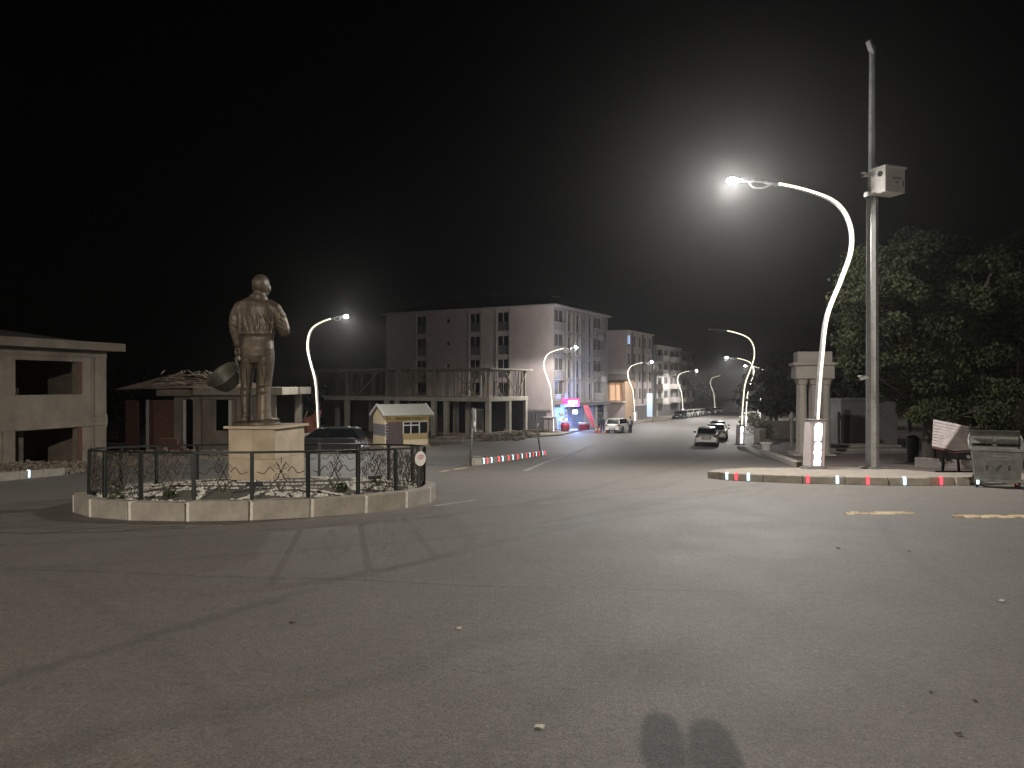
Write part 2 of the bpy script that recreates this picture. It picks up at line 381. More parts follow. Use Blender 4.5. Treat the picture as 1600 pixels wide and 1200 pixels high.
# painted lines
def ribbon(name, pts, w, dz, m, label, cat='marking', jag=0):
    P = resample(pts, .25); mb = MB(); L_ = []; Rr = []
    for i, p in enumerate(P):
        t = (P[min(i + 1, len(P) - 1)] - P[max(i - 1, 0)]).normalized(); n = Vector((-t.y, t.x, 0))
        a = p + n * (w / 2 + random.uniform(-jag, jag)); b = p - n * (w / 2 + random.uniform(-jag, jag))
        L_.append((a.x, a.y, gz(a.y) + dz)); Rr.append((b.x, b.y, gz(b.y) + dz))
    n = len(P); mb.add(L_ + Rr, [(i, i + 1, n + i + 1, n + i) for i in range(n - 1)])
    o = mb.build(name, m); tag(o, label, cat, kind='structure'); return o
M_line = mat('worn_white_line', (.33, .31, .27), .8, var=.25, scale=6)
ribbon('lane_line', [(wx(820, 25.2), 25.2), (wx(835, 28), 28), (wx(855, 33), 33), (wx(880, 40), 40), (wx(905, 50), 50), (wx(925, 58), 58)], .16, .006, M_line, 'curved worn white lane line beside the lit median', jag=.02)
ribbon('lane_line', [(wx(688, 24.6), 24.6), (wx(703, 25.6), 25.6)], .16, .006, M_yellow, 'short yellow dash before the sign post', jag=.02)
ribbon('lane_line', [(wx(709, 26), 26), (wx(732, 27.7), 27.7)], .2, .006, M_yellow, 'yellow dash touching the foot of the sign post', jag=.02)
ribbon('lane_line', [(wx(290, 11.0), 11.0), (wx(360, 11.2), 11.2)], .1, .005, M_line, 'faint pale paint smear in front of the statue island', jag=.04)
ribbon('lane_line', [(wx(680, 13.8), 13.8), (wx(750, 15.0), 15.0)], .12, .005, M_line, 'faint pale paint smear right of the statue island', jag=.03)

# worn yellow speed-bump strips: raised pads with bitten edges
def bump_strip(x0, x1, y, label):
    root = thing('speed_bump', label, 'speed bump', (0, 0, 0), 0, 'yellow speed bump strips on the asphalt')
    n = int((x1 - x0) / .13); x = x0
    for i in range(n):
        w = .13; d0 = random.choice((.0, .0, .06, .11)); d1 = random.choice((.0, .0, .1, .06))
        yy0, yy1 = y - .14 + d0, y + .12 - d1; z = gz(y)
        MB().add([(x, yy0, gz(yy0) + .001), (x + w, yy0, gz(yy0) + .001), (x + w, yy1, gz(yy1) + .001), (x, yy1, gz(yy1) + .001), (x, yy0 + .05, z + .022), (x + w, yy0 + .05, z + .022), (x + w, yy1 - .05, z + .022), (x, yy1 - .05, z + .022)],
                 [(3, 2, 1, 0), (4, 5, 6, 7), (0, 1, 5, 4), (1, 2, 6, 5), (2, 3, 7, 6), (3, 0, 4, 7)]).build('pad', M_yellow, root)
        x += w + .002
bump_strip(wx(1318, 12.65), wx(1428, 12.65), 12.65, 'short yellow speed bump strip with bitten edges on its own')
bump_strip(wx(1488, 12.2), wx(1640, 12.2), 12.2, 'longer yellow speed bump strip leading away towards the plaza side')

# ------------------------------------------------------------------ street lamps
LSHAPE = [(.1, 1.45), (.16, 2.4), (.24, 3.3), (.4, 4.54), (.84, 5.65), (1.15, 6.55), (1.1, 7.35), (.66, 7.98), (-.3, 8.34), (-1.51, 8.56)]
def make_lamp(lit, sg):
    # sg = 1: arm reaches to -x, sg = -1: mirrored; the lit strip always faces -y
    root = thing('street_lamp', 'x', 'street lamp')
    path = catmull([(sg * x, 0, z) for x, z in LSHAPE], 6)
    MB().tube(path, [.078 - .03 * i / len(path) for i in range(len(path))], 10).build('pole', M_grey, root, smooth=True)
    sp = []
    for p in path: sp.append(Vector((p.x, -.085, p.z)))
    MB().tube(sp[:-2], .04, 8).build('led_strip', M_led, root, smooth=True)
    # tapered housing with a lit panel of letters
    def ring(z, w, d): return [(-w / 2, -d / 2, z), (w / 2, -d / 2, z), (w / 2, d / 2, z), (-w / 2, d / 2, z)]
    lean = .06 * sg
    hs = MB().rings([[(x + lean * z / 1.4, y, z) for x, y, z in ring(zz, w, d)] for zz, w, d in ((.06, .5, .42), (1.46, .5, .4))])
    h = hs.build('housing', M_boxskin, root, bevel=.03)
    MB().box((0, 0, .03), (.62, .54, .06)).build('base_plate', M_grey, root, bevel=.01)
    MB().box((lean, 0, 1.475), (.54, .44, .03)).build('cap', M_grey, root, bevel=.01)
    rnd = random.Random(3); mb = MB(); z = .12
    for k in range(15):
        if k == 8: z += .05; continue
        hgt = .086; w = rnd.uniform(.17, .24)
        cx = lean * (z / 1.4) + rnd.uniform(-.012, .012)
        mb.box((cx, -.222, z + hgt / 2), (w, .02, hgt * .86)).box((cx + rnd.uniform(-.04, .04), -.222, z + hgt), (w * .45, .018, .03))
        z += hgt
    mb.build('lit_lettering', M_ledbox, root)
    for s in (-1, 1): MB().beam((s * .2, -.2, .1), (s * .2 + lean, -.19, 1.42), .03, .03).build('edge_trim', M_white, h)
    # lamp head
    e = Vector((-1.51 * sg, 0, 8.56))
    MB().tube([e, e + Vector((-.35 * sg, 0, .05))], .045, 8).build('arm', M_grey, root, smooth=True)
    hd = MB().rings([[(x, y, z) for x, y, z in ((a * sg, -w, 8.56), (a * sg, w, 8.56), (a * sg, w * .7, 8.57 + t), (a * sg, -w * .7, 8.57 + t))] for a, w, t in ((-1.8, .05, .06), (-1.92, .1, .08), (-2.25, .1, .07), (-2.36, .06, .05))]).build('lamp_head', M_grey, root, bevel=.01)
    gl = MB(); ball(gl, (-2.48 * sg, 0, 8.57), (.17, .11, .1) if lit else (.09, .07, .06), 8); gl.build('lens', M_lens if lit else M_lensoff, hd, smooth=True)
    # decorative lower bracket below the head
    MB().tube(catmull([(-1.3 * sg, 0, 8.49), (-1.55 * sg, 0, 8.38), (-1.85 * sg, 0, 8.4), (-2.0 * sg, 0, 8.56)], 5), .02, 6).build('bracket', M_grey, root, smooth=True)
    return root
def spot(root, power, sg, col, spill=.05):
    # downward beam of the luminaire plus the little light its domed lens spills sideways and up
    l = bpy.data.lights.new('lamp_light', 'SPOT'); l.energy = power; l.color = col; l.shadow_soft_size = .08; l.spot_size = R(174); l.spot_blend = .2
    o = link('lamp_light', l, root); o.location = (-2.5 * sg, 0, 8.53)
    l = bpy.data.lights.new('lens_spill', 'POINT'); l.energy = power * spill; l.color = col; l.shadow_soft_size = .08
    o = link('lens_spill', l, root); o.location = (-2.52 * sg, 0, 8.56)
PROTO = {}
COOL, WARM = (1, .96, .9), (1, .9, .77)
def lamp(x, y, rz, label, power, sg=1, sc=1., base=.12, col=COOL, spill=.06):
    key = (power > 0, sg)
    if key in PROTO: o = copy_tree(PROTO[key])
    else: o = PROTO[key] = make_lamp(*key)
    o.location = (x, y, gz(y) + base); o.rotation_euler = (0, 0, rz); o.scale = (sc, sc, sc); o['label'] = label; o['group'] = 'curved LED street lamps along the roads'
    if power: LAMPS.append((o, power, sg, col, spill))
LAMPS = []
P_ = 9000
lamp(wx(1271, 22.6), 22.6, R(4), 'curved LED street lamp with lit letter box on the kerbed corner', P_ * .64, base=.2, spill=.2)
lamp(wx(500, 48.7), 48.7, R(-36), 'curved LED street lamp standing right behind the black car', P_ * .24, -1, base=0, spill=.3)
lamp(wx(866, 77), 77, R(-32), 'curved LED street lamp beside the pink shop sign', P_ * .45, -1, spill=.3)
lamp(wx(993, 109), 109, R(-32), 'curved LED street lamp before the narrow block with a blue lit window', P_ * .5, -1, spill=.15)
lamp(wx(1068, 143), 143, R(-32), 'curved LED street lamp over the start of the far parked cars', P_ * .6, -1)
lamp(wx(1118, 172), 172, R(-32), 'curved street lamp with dark head at the end of the far parked cars', 0, -1)
lamp(wx(1156, 56.5), 56.5, R(14), 'curved street lamp with dark head by the rear of the silver sedan', 0)
lamp(wx(1164, 88), 88, R(14), 'curved LED street lamp beside the hedge behind the flower pot', P_ * .7, sc=.95)
lamp(wx(1186, 122), 122, R(14), 'far curved LED street lamp half hidden by dark foliage', P_)
lamp(-4.8, -17.3, R(10), 'curved LED street lamp on the road behind the viewer', P_ * 2.7, -1, base=0, col=WARM)
lamp(21, 3.5, R(-10), 'unseen curved LED street lamp added right of the viewer to light the statue', P_ * .13, base=0, col=WARM)  # added out of view to light the right side of the statue
lamp(-19.5, 11, R(0), 'curved LED street lamp on the side road left of the statue', P_ * .06, -1, base=0, col=WARM)
for q in LAMPS: spot(*q)

# ------------------------------------------------------------------ statue island
IC = Vector((-4.7, 14.55)); IA, IB, IR = 3.16, 2.74, R(24)
def ell(t, k=1., dx=0):
    x = IA * k * math.cos(t); y = IB * k * math.sin(t)
    return Vector((IC.x + x * math.cos(IR) - y * math.sin(IR), IC.y + x * math.sin(IR) + y * math.cos(IR), 0))
def bed_z(x, y):
    dx, dy = x - IC.x, y - IC.y; u = (dx * math.cos(IR) + dy * math.sin(IR)) / IA; v = (-dx * math.sin(IR) + dy * math.cos(IR)) / IB
    return gz(y) + .22 + .2 * max(0, 1 - (u * u + v * v))
NK = 20
best = None
for ph in range(60):
    p0 = ph / 60 * 2 * math.pi / NK
    ts = []
    # equal-arc parameters
    tt = [p0 + i * 2 * math.pi / 720 for i in range(721)]
    acc = [0]
    for i in range(720): acc.append(acc[-1] + (ell(tt[i]) - ell(tt[i + 1])).length)
    for k in range(NK):
        s = acc[-1] * k / NK; i = bisect_right(acc, s) - 1; ts.append(tt[min(i, 719)])
    e = 0
    for px in (305, 392, 482, 555): e += min((800 + F * ell(t, .965).x / ell(t, .965).y - px) ** 2 for t in ts if math.sin(t + IR) < .3)
    if best is None or e < best[0]: best = (e, ts)
TS = best[1]
isl = struct(link('island_kerb', None)); tag(isl, 'ring of pale concrete kerb stones round the statue bed', 'kerb')
ksm = MB().box((0, 0, .07), (1, .2, .46)).mesh('kerb_stone', M_kerb, bevel=.02, seg=2)
jm = MB().box((0, 0, .075), (.05, .2, .43)).mesh('mortar_joint', M_joint, bevel=.008)
PT = [ell(t) for t in TS]
for i in range(NK):
    a, b = PT[i], PT[(i + 1) % NK]; l = (b - a).length
    o = link('kerb_stone', ksm, isl); orient(o, (a.x, a.y, gz(a.y)), (b.x, b.y, gz(b.y))); o.scale.x = l - .045; o.location.z += random.uniform(-.012, .012)
    o.rotation_euler.x += random.uniform(-.02, .02)
    j = link('mortar_joint', jm, isl); d = (b - a).normalized() * .05
    orient(j, (a.x - d.x, a.y - d.y, gz(a.y - d.y)), (a.x + d.x, a.y + d.y, gz(a.y + d.y)))
mb = MB(); nr, na = 10, 48; mb.v.append((IC.x, IC.y, bed_z(IC.x, IC.y)))
for r in range(1, nr + 1):
    for k in range(na):
        p = ell(2 * math.pi * k / na, .975 * r / nr); mb.v.append((p.x, p.y, bed_z(p.x, p.y) + random.uniform(-.015, .015)))
for k in range(na): mb.f.append((0, 1 + k, 1 + (k + 1) % na))
for r in range(nr - 1):
    for k in range(na):
        q = 1 + r * na; mb.f.append((q + k, q + na + k, q + na + (k + 1) % na, q + (k + 1) % na))
tag(mb.build('garden_bed', M_soil, smooth=True), 'dark planted soil bed inside the statue fence', 'flower bed', kind='structure')
# white pebble borders
def icos(r):
    bm = bmesh.new(); bmesh.ops.create_icosphere(bm, subdivisions=1, radius=r); v = [x.co.copy() for x in bm.verts]; f = [[q.index for q in x.verts] for x in bm.faces]; bm.free(); return v, f
IV, IF = icos(1)
pb = MB()
def pebble(x, y, r):
    m = Matrix.Rotation(random.uniform(0, 6.28), 3, 'Z') @ Matrix.Diagonal((r * random.uniform(.8, 1.4), r * random.uniform(.7, 1.1), r * random.uniform(.5, .8)))
    c = Vector((x, y, bed_z(x, y) + r * .3)); pb.add([m @ v + c for v in IV], IF)
def pline(pts, w=.06, den=42):
    P = catmull([(*p, 0) for p in pts], 10)
    for a, b in zip(P, P[1:]):
        for _ in range(max(1, int((b - a).length * den))):
            q = a.lerp(b, random.random()); pebble(q.x + random.gauss(0, w / 2), q.y + random.gauss(0, w / 2), random.uniform(.016, .034))
PC = Vector((-4.93, 15.24))
def ringpts(k, t0, t1, n=14, ox=0, oy=0): return [(PC.x + ox + 1.25 * k * math.cos(t0 + (t1 - t0) * i / n), PC.y + oy + 1.05 * k * math.sin(t0 + (t1 - t0) * i / n)) for i in range(n + 1)]
pline(ringpts(1.0, 0, 6.283), .05, 60); pline(ringpts(1.55, 3.0, 6.6), .05, 60); pline(ringpts(1.3, 3.4, 4.6), .05, 50)
pline(ringpts(1.95, 3.6, 5.7), .06)
for t0 in (3.5, 4.3, 5.2, 6.0, .6, 2.4):
    c0 = ell(t0 - IR, .55); c1 = ell(t0 + .35 - IR, .92); c2 = ell(t0 - .35 - IR, .92)
    pline([(c1.x, c1.y), (c0.x, c0.y), (c2.x, c2.y)], .05, 60)
pline([tuple(ell(t / 10, .9)[:2]) for t in range(0, 64)], .07, 20)
for cx, cy, rx, ry in ((-6.2, 12.7, .55, .18), (-2.7, 14.0, .5, .3), (-3.6, 12.75, .6, .22), (-6.7, 13.4, .3, .3)):
    for _ in range(200):
        a = random.uniform(0, 6.28); q = math.sqrt(random.random()); pebble(cx + rx * q * math.cos(a), cy + ry * q * math.sin(a), random.uniform(.014, .03))
tag(pb.build('pebble_border', M_pebble, smooth=False), 'white pebbles laid in curved borders on the soil bed', 'pebbles', kind='stuff')
# low sprigs
def leaf_blob(mb, c, r, n, size, rnd, squash=1.):
    for _ in range(n):
        while True:
            d = Vector((rnd.uniform(-1, 1), rnd.uniform(-1, 1), rnd.uniform(-1, 1)))
            if d.length < 1: break
        p = Vector(c) + Vector((d.x * r, d.y * r, d.z * r * squash)); s = size * rnd.uniform(.6, 1.3)
        n1 = Vector((rnd.gauss(0, 1), rnd.gauss(0, 1), rnd.gauss(0, 1))).normalized(); n2 = n1.orthogonal().normalized(); n3 = n1.cross(n2)
        mb.add([p - n2 * s, p - n3 * s * .42, p + n2 * s, p + n3 * s * .42], [(0, 1, 2, 3)])
for q, (x, y, r) in enumerate(((-6.95, 13.1, .2), (-6.4, 12.2, .13), (-3.0, 13.3, .11), (-5.6, 12.35, .1))):
    mb = MB(); rnd = random.Random(q); leaf_blob(mb, (x, y, bed_z(x, y) + r * .6), r, 90, .045, rnd, .8)
    tag(mb.build('low_shrub', mat('shrub_leaf', (.05, .058, .028), .8, var=.4, scale=6)), ['dark bushy shrub at the leaning end of the fence', 'small sprig behind the fence beside white pebbles', 'tiny sprig near the right pebble patch', 'tiny sprig between two pebble arcs'][q], 'shrub')
# ground floodlights in the bed
for q, (x, y, rz) in enumerate(((-4.45, 13.05, .2), (-2.75, 15.1, .9))):
    t = thing('garden_floodlight', ['unlit black ground floodlight in front of the plinth', 'unlit black ground floodlight near the round white sign'][q], 'floodlight', (x, y, bed_z(x, y)), rz)
    MB().box((0, 0, .1), (.28, .08, .07)).build('housing', M_iron, t, bevel=.01); MB().box((0, .044, .1), (.24, .012, .05)).build('lens', M_glass, t)
    MB().beam((0, 0, -.06), (0, 0, .07), .03).build('stake', M_iron, t)

# fence
fen = thing('ornamental_fence', 'low black wrought iron fence with scrollwork round the statue', 'fence')
def spiral(c, r0, turns, a0, hand=1, n=18, z=0):
    out = []
    for i in range(n + 1):
        f = i / n; r = r0 * (1 - .8 * f); a = a0 + hand * turns * 2 * math.pi * f
        out.append((c[0] + r * math.cos(a), 0, c[1] + r * math.sin(a)))
    return out
def scrolls(dense):
    mb = MB(); T = lambda p, r=.0055: mb.tube(p, r, 5)
    for sx in (-1, 1):
        for sz in (-1, 1):
            T(spiral((sx * .075, .43 + sz * .07), .062, 1.2, math.pi / 2 * (1 - sx) , sx * sz))
            T([(0, 0, .43), (sx * .09, 0, .43 + sz * .15)], .009)
        T(catmull([(sx * .12, 0, .43), (sx * .2, 0, .5), (sx * .3, 0, .4), (sx * .42, 0, .43)], 6), .008)
        T(catmull([(0, 0, .3), (sx * .06, 0, .2), (sx * .015, 0, .1)], 6)); T([(0, 0, .12), (sx * .11, 0, .28)], .012)
    mb.lathe([(.004, -.02), (.03, 0), (.004, .02)], 8, (0, 0, .43), Matrix.Rotation(R(90), 3, 'X'))
    T([(0, 0, .66), (0, 0, .56)], .008)
    if dense:
        for sx in (-1, 1):
            for cx, cz, h in ((.27, .55, 1), (.27, .28, -1), (.38, .42, 1), (.2, .12, -1), (.37, .14, 1), (.1, .6, -1)):
                T(spiral((sx * cx, cz), .075, 1.3, 1.2 * h, sx * h)); T(spiral((sx * cx + .05, cz - .06), .05, 1.1, 2.4, -sx * h))
            T(catmull([(sx * .45, 0, .62), (sx * .3, 0, .45), (sx * .42, 0, .25), (sx * .25, 0, .04)], 6))
        for k in range(5): T(catmull([(-.4 + k * .2, 0, .04), (-.35 + k * .2, 0, .12), (-.42 + k * .2, 0, .2)], 4))
    return mb.mesh('scroll_panel', M_rust)
sc_s, sc_d = scrolls(False), scrolls(True)
pm = MB().box((0, 0, .39), (.058, .058, .82)).box((0, 0, .03), (.15, .15, .02)).mesh('post', M_iron, bevel=.006)
rm = MB().box((0, 0, 0), (1, .035, .035)).mesh('top_rail', M_iron)
PQ = [ell(t, .955) for t in TS]
for i in range(NK):
    a, b = PQ[i], PQ[(i + 1) % NK]; za, zb = gz(a.y) + .25, gz(b.y) + .25
    o = link('post', pm, fen, (a.x, a.y, za), math.atan2((b - a).y, (b - a).x)); o.rotation_euler.x = random.uniform(-.025, .025)
    left = a.x < -7.0
    r = link('top_rail', rm, fen); orient(r, (a.x, a.y, za + .8), (b.x, b.y, zb + .8)); r.scale.x = (b - a).length + .02
    px = 800 + F * (a.x + b.x) / (a.y + b.y); front = (a.y + b.y) / 2 < IC.y
    o = link('scroll_panel', sc_s if (front and 250 < px < 560) or (not front and 330 < px < 560) else sc_d, fen)
    orient(o, (a.x, a.y, za), (b.x, b.y, zb)); o.location.z += .06; o.scale.x = min(1., (b - a).length)
    o.rotation_euler.x += random.uniform(-.04, .04)
# round sign on the fence
p = min(PQ, key=lambda q: abs(800 + F * q.x / q.y - 657) + (99 if q.y > 15.5 else 0))
t = thing('round_sign', 'small round white sign with faint red print on a fence post', 'sign', (p.x + .02, p.y - .1, gz(p.y) + .25), R(52))
MB().lathe([(.002, -.012), (.135, -.012), (.14, 0), (.135, .012), (.002, .012)], 28, (0, -.04, .6), Matrix.Diagonal((1, 1, 1.)) @ Matrix.Rotation(R(90), 3, 'X')).build('disc', mat('sign_enamel', (.8, .78, .76), .4, var=.03), t, smooth=True, angle=40)
for k, (w, z) in enumerate(((.14, .66), (.16, .63), (.1, .6))): MB().box((0, -.056, z), (w, .004, .016)).build('print_line', mat('red_print', (.6, .2, .25), .5, var=.1), t)
MB().beam((0, 0, .45), (0, 0, .75), .02).build('clamp', M_iron, t)

# plinth
u = Vector((-.98, .2)).normalized(); ang = math.atan2(-u.y, -u.x)
pz = bed_z(PC.x, PC.y) - .3; ptop = .78
pl = thing('plinth', 'square polished beige marble plinth with thin overhanging top slab', 'plinth', (PC.x, PC.y, pz), ang)
hh = ptop - .05 - pz
W2, D2 = .485, .62
MB().span(-W2 + .02, W2 - .02, -D2 + .02, D2 - .02, 0, hh).build('core', M_conc, pl)
sm = [mat('plinth_marble_%d' % k, c, .4, var=.2, scale=1.7 + .4 * k, bump=.04, bscale=30) for k, c in enumerate(((.38, .315, .225), (.42, .35, .255), (.45, .375, .275)))]
hm = hh * .56
for (z0, z1, cuts) in ((0, hm, (-W2, -.02, W2)), (hm, hh, (-W2, .03, W2))):
    for x0, x1 in zip(cuts, cuts[1:]):
        for sy in (-1, 1):
            MB().span(x0 + .002, x1 - .002, sy * (D2 - .025), sy * D2, z0 + .002, z1 - .002).build('marble_slab', random.choice(sm), pl, bevel=.003)
for (z0, z1, cuts) in ((0, hm, (-D2, .05, D2)), (hm, hh, (-D2, -.03, D2))):
    for y0, y1 in zip(cuts, cuts[1:]):
        for sx in (-1, 1):
            MB().span(sx * (W2 - .025), sx * (W2 + .003), y0 + .03 * (y0 == -D2) + .002, y1 - .03 * (y1 == D2) - .002, z0 + .002, z1 - .002).build('marble_slab', random.choice(sm), pl, bevel=.003)
MB().span(-W2 - .07, W2 + .07, -D2 - .07, D2 + .07, hh, hh + .05).build('top_slab', sm[2], pl, bevel=.006)

# ------------------------------------------------------------------ figures (one continuous skin)
def remesh(mb, name, voxel, smooth=4, m=None):
    me = mb.mesh(name, None); o = bpy.data.objects.new('tmp', me); COL.objects.link(o)
    rm_ = o.modifiers.new('r', 'REMESH'); rm_.mode = 'VOXEL'; rm_.voxel_size = voxel; rm_.use_smooth_shade = True
    s_ = o.modifiers.new('s', 'SMOOTH'); s_.iterations = smooth; s_.factor = .5
    dg = bpy.context.evaluated_depsgraph_get(); dg.update()
    out = bpy.data.meshes.new_from_object(o.evaluated_get(dg)); out.name = name
    bpy.data.objects.remove(o); out.materials.clear()
    if m: out.materials.append(m)
    for p_ in out.polygons: p_.use_smooth = True
    return out
def limb(mb, pts, n=16):
    mb.tube([p[:3] for p in pts], [(p[3], p[4] if len(p) > 4 else p[3]) for p in pts], n)
def hand(mb, w, d, up, s=1.):
    # palm, four fingers and a thumb; d = finger direction, up = back-of-hand normal
    w, d, up = Vector(w), Vector(d).normalized(), Vector(up).normalized(); sd = d.cross(up).normalized(); up = sd.cross(d)
    limb(mb, [(*(w), .03 * s, .02 * s), (*(w + d * .05 * s), .042 * s, .017 * s), (*(w + d * .09 * s), .04 * s, .015 * s)], 10)
    for k, l in enumerate((.07, .08, .075, .058)):
        b = w + d * .085 * s + sd * (k - 1.5) * .021 * s
        m_ = b + d * l * .5 * s - up * .01 * s; e = b + d * l * .85 * s - up * .035 * s
        limb(mb, [(*b, .0105 * s), (*m_, .0095 * s), (*e, .008 * s)], 8)
    b = w + d * .03 * s - sd * .035 * s
    limb(mb, [(*b, .014 * s), (*(b + d * .035 * s - sd * .02 * s - up * .01 * s), .012 * s), (*(b + d * .065 * s - sd * .02 * s - up * .025 * s), .009 * s)], 8)
def statue_mesh():
    mb = MB()
    # trousers + torso
    limb(mb, [(0, 0, .74, .2, .12), (-.002, -.015, .82, .205, .145), (-.002, -.02, .89, .207, .15), (0, -.005, .97, .198, .135), (0, 0, 1.035, .193, .125), (0, 0, 1.05, .205, .135), (0, -.004, 1.075, .222, .15), (0, -.006, 1.13, .222, .152), (0, -.005, 1.22, .218, .148), (-.005, -.01, 1.31, .225, .145), (-.01, -.012, 1.38, .235, .135), (-.008, -.01, 1.425, .22, .12), (0, 0, 1.462, .165, .1), (.005, .005, 1.5, .1, .085), (.015, .012, 1.545, .08, .08), (.022, .02, 1.6, .075, .08)], 26)
    # belt
    limb(mb, [(0, 0, 1.03, .2, .132), (0, 0, 1.045, .2, .132)], 26)
    # collar
    limb(mb, [(.005, 0, 1.47, .135, .1), (.008, .004, 1.5, .12, .1), (.012, .008, 1.53, .105, .098)], 20)
    # head, turned a little to the right
    ball(mb, (.03, .02, 1.665), (.108, .125, .125)); ball(mb, (.04, .06, 1.6), (.085, .095, .09))
    ball(mb, (.03, -.02, 1.67), (.1, .1, .1))
    ball(mb, (.13, .05, 1.625), (.018, .035, .045)); ball(mb, (-.072, .045, 1.63), (.018, .035, .045))
    ball(mb, (.055, .155, 1.62), (.02, .03, .03)); ball(mb, (.05, .135, 1.655), (.055, .02, .012)); ball(mb, (.055, .14, 1.575), (.035, .015, .01))
    # shoulders and sleeves
    limb(mb, [(-.12, -.01, 1.4, .09, .095), (-.22, -.01, 1.37, .09, .09), (-.265, 0, 1.3, .078, .085), (-.285, .005, 1.2, .07, .08), (-.29, .03, 1.1, .062, .07), (-.275, .05, 1.0, .05, .055), (-.268, .06, .94, .05, .052), (-.265, .065, .92, .04, .04)], 18)
    limb(mb, [(.12, -.01, 1.4, .09, .095), (.215, -.01, 1.36, .09, .09), (.265, 0, 1.28, .08, .085), (.3, .01, 1.19, .072, .08), (.322, .02, 1.12, .07, .075), (.325, .05, 1.085, .06, .06)], 18)
    limb(mb, [(.32, .02, 1.1, .07, .065), (.27, .13, 1.13, .06, .06), (.19, .22, 1.2, .05, .05), (.15, .26, 1.24, .036, .036)], 16)
    hand(mb, (.15, .26, 1.24), (-.6, .35, .55), (.3, .8, .2), 1.1)
    hand(mb, (-.265, .065, .925), (-.12, .05, -1), (-1, .1, .1), 1.15)
    # legs (loose trousers)
    limb(mb, [(-.1, -.005, .86, .105, .125), (-.112, 0, .74, .097, .115), (-.135, .005, .6, .082, .095), (-.148, .015, .45, .068, .08), (-.152, .01, .38, .07, .082), (-.15, 0, .25, .062, .074), (-.146, -.005, .12, .058, .075), (-.145, 0, .05, .062, .085)], 20)
    limb(mb, [(.095, -.005, .86, .112, .13), (.092, 0, .74, .11, .125), (.08, .005, .6, .104, .11), (.07, .015, .45, .094, .095), (.068, .01, .36, .092, .095), (.07, 0, .24, .09, .092), (.074, -.005, .12, .088, .1), (.076, 0, .045, .094, .115)], 20)
    limb(mb, [(-.145, -.09, .04, .045, .035), (-.15, 0, .05, .05, .04), (-.155, .13, .04, .052, .03), (-.157, .19, .03, .035, .022)], 12)
    limb(mb, [(.06, -.09, .04, .05, .035), (.1, 0, .05, .055, .04), (.17, .12, .04, .055, .032), (.205, .17, .03, .036, .022)], 12)
    # cloth folds: ridges running down the back of the shirt and along sleeves and trousers
    rnd = random.Random(5)
    def fold(pts, r): limb(mb, [(*p, r * q, r * q * .8) for p, q in zip(pts, (.3, 1, 1.1, .9, .3)[:len(pts)] if len(pts) == 5 else (.4, 1, .4))], 8)
    def backy(x, z):
        w = .222; d = .15 if z < 1.25 else .142
        return -d * math.sqrt(max(0, 1 - (x / w) ** 2)) - .006
    for k in range(13):
        x0 = -.17 + k * .028 + rnd.uniform(-.008, .008); x1 = x0 + rnd.uniform(.01, .05); zt = rnd.uniform(1.18, 1.36)
        pts = []
        for f in (0, .25, .5, .75, 1):
            z = zt + (1.065 - zt) * f; x = x1 + (x0 - x1) * (1 - f) * .9 + (.02 * math.sin(f * 3)); pts.append((x, backy(x, z) + .002, z))
        fold(pts, rnd.uniform(.013, .021))
    for k in range(10):
        x = -.19 + k * .042; ball(mb, (x, backy(x, 1.075) + .012, 1.07 + rnd.uniform(-.006, .006)), (.026, .02, .016), 8)
    fold([(-.2, -.07, 1.38), (-.205, -.09, 1.3), (-.2, -.095, 1.22), (-.205, -.09, 1.14), (-.21, -.07, 1.08)], .012)
    fold([(.19, -.09, 1.38), (.205, -.095, 1.3), (.215, -.09, 1.22), (.21, -.09, 1.15), (.2, -.09, 1.08)], .014)
    for z in (1.25, 1.18, 1.11): fold([(-.33, -.03, z + .03), (-.3, -.075, z), (-.25, -.06, z - .04)], .012)
    for z in (1.3, 1.24, 1.18, 1.13): fold([(.36, -.02, z - .02), (.31, -.075, z), (.25, -.06, z + .05)], .012)
    for z, x in ((.42, -.15), (.35, -.15), (.14, -.145), (.09, -.145)): fold([(x - .06, -.03, z), (x, -.08, z - .015), (x + .055, -.04, z + .01)], .011)
    for z, x in ((.46, .07), (.38, .07), (.16, .075), (.1, .075), (.7, .09)): fold([(x - .085, -.04, z), (x, -.1, z - .02), (x + .085, -.045, z + .01)], .012)
    for x in (-.11, .1): fold([(x, -.13, .76), (x * 1.05, -.118, .6), (x, -.1, .42)], .012)
    return mb
st = thing('statue', 'larger than life bronze statue of a bald man holding a broad hat', 'statue', (wx(403, 15.1), 15.1, ptop), R(3))
SS = 2.98 / 1.79
fig = link('figure', remesh(statue_mesh(), 'figure', .008, 2, M_bronze), st); fig.scale = (SS * .95, SS, SS); fig.location.z = .04
MB().lathe([(.02, 0), (.43, 0), (.44, .02), (.43, .05), (.3, .085), (.02, .09)], 20, (-.02, .02, 0), Matrix.Diagonal((1.05, .85, 1))).build('foot_base', M_bronze, st, smooth=True, angle=50)
hb = MB(); prof = [(.001, -.2), (.1, -.2), (.17, -.17), (.215, -.09), (.24, 0), (.275, .055), (.29, .07), (.285, .082), (.262, .07), (.225, .005), (.2, -.085), (.15, -.15), (.08, -.175), (.001, -.175)]
rotm = Matrix.Rotation(R(-30), 3, 'Y') @ Matrix.Rotation(R(36), 3, 'X')
hb.lathe([(r * 1.22, z * 1.22) for r, z in prof], 28, (-.68, .1, .95), rotm)
hb.tube([(-.48, .1, 1.35), (-.44, .1, 1.15), (-.46, .12, .95)], .018, 8)
hb.tube([(-.45, .08, 1.36), (-.39, .08, 1.12), (-.4, .1, .82)], .014, 8)
hb.build('hat', M_hat, st, smooth=True, angle=50)

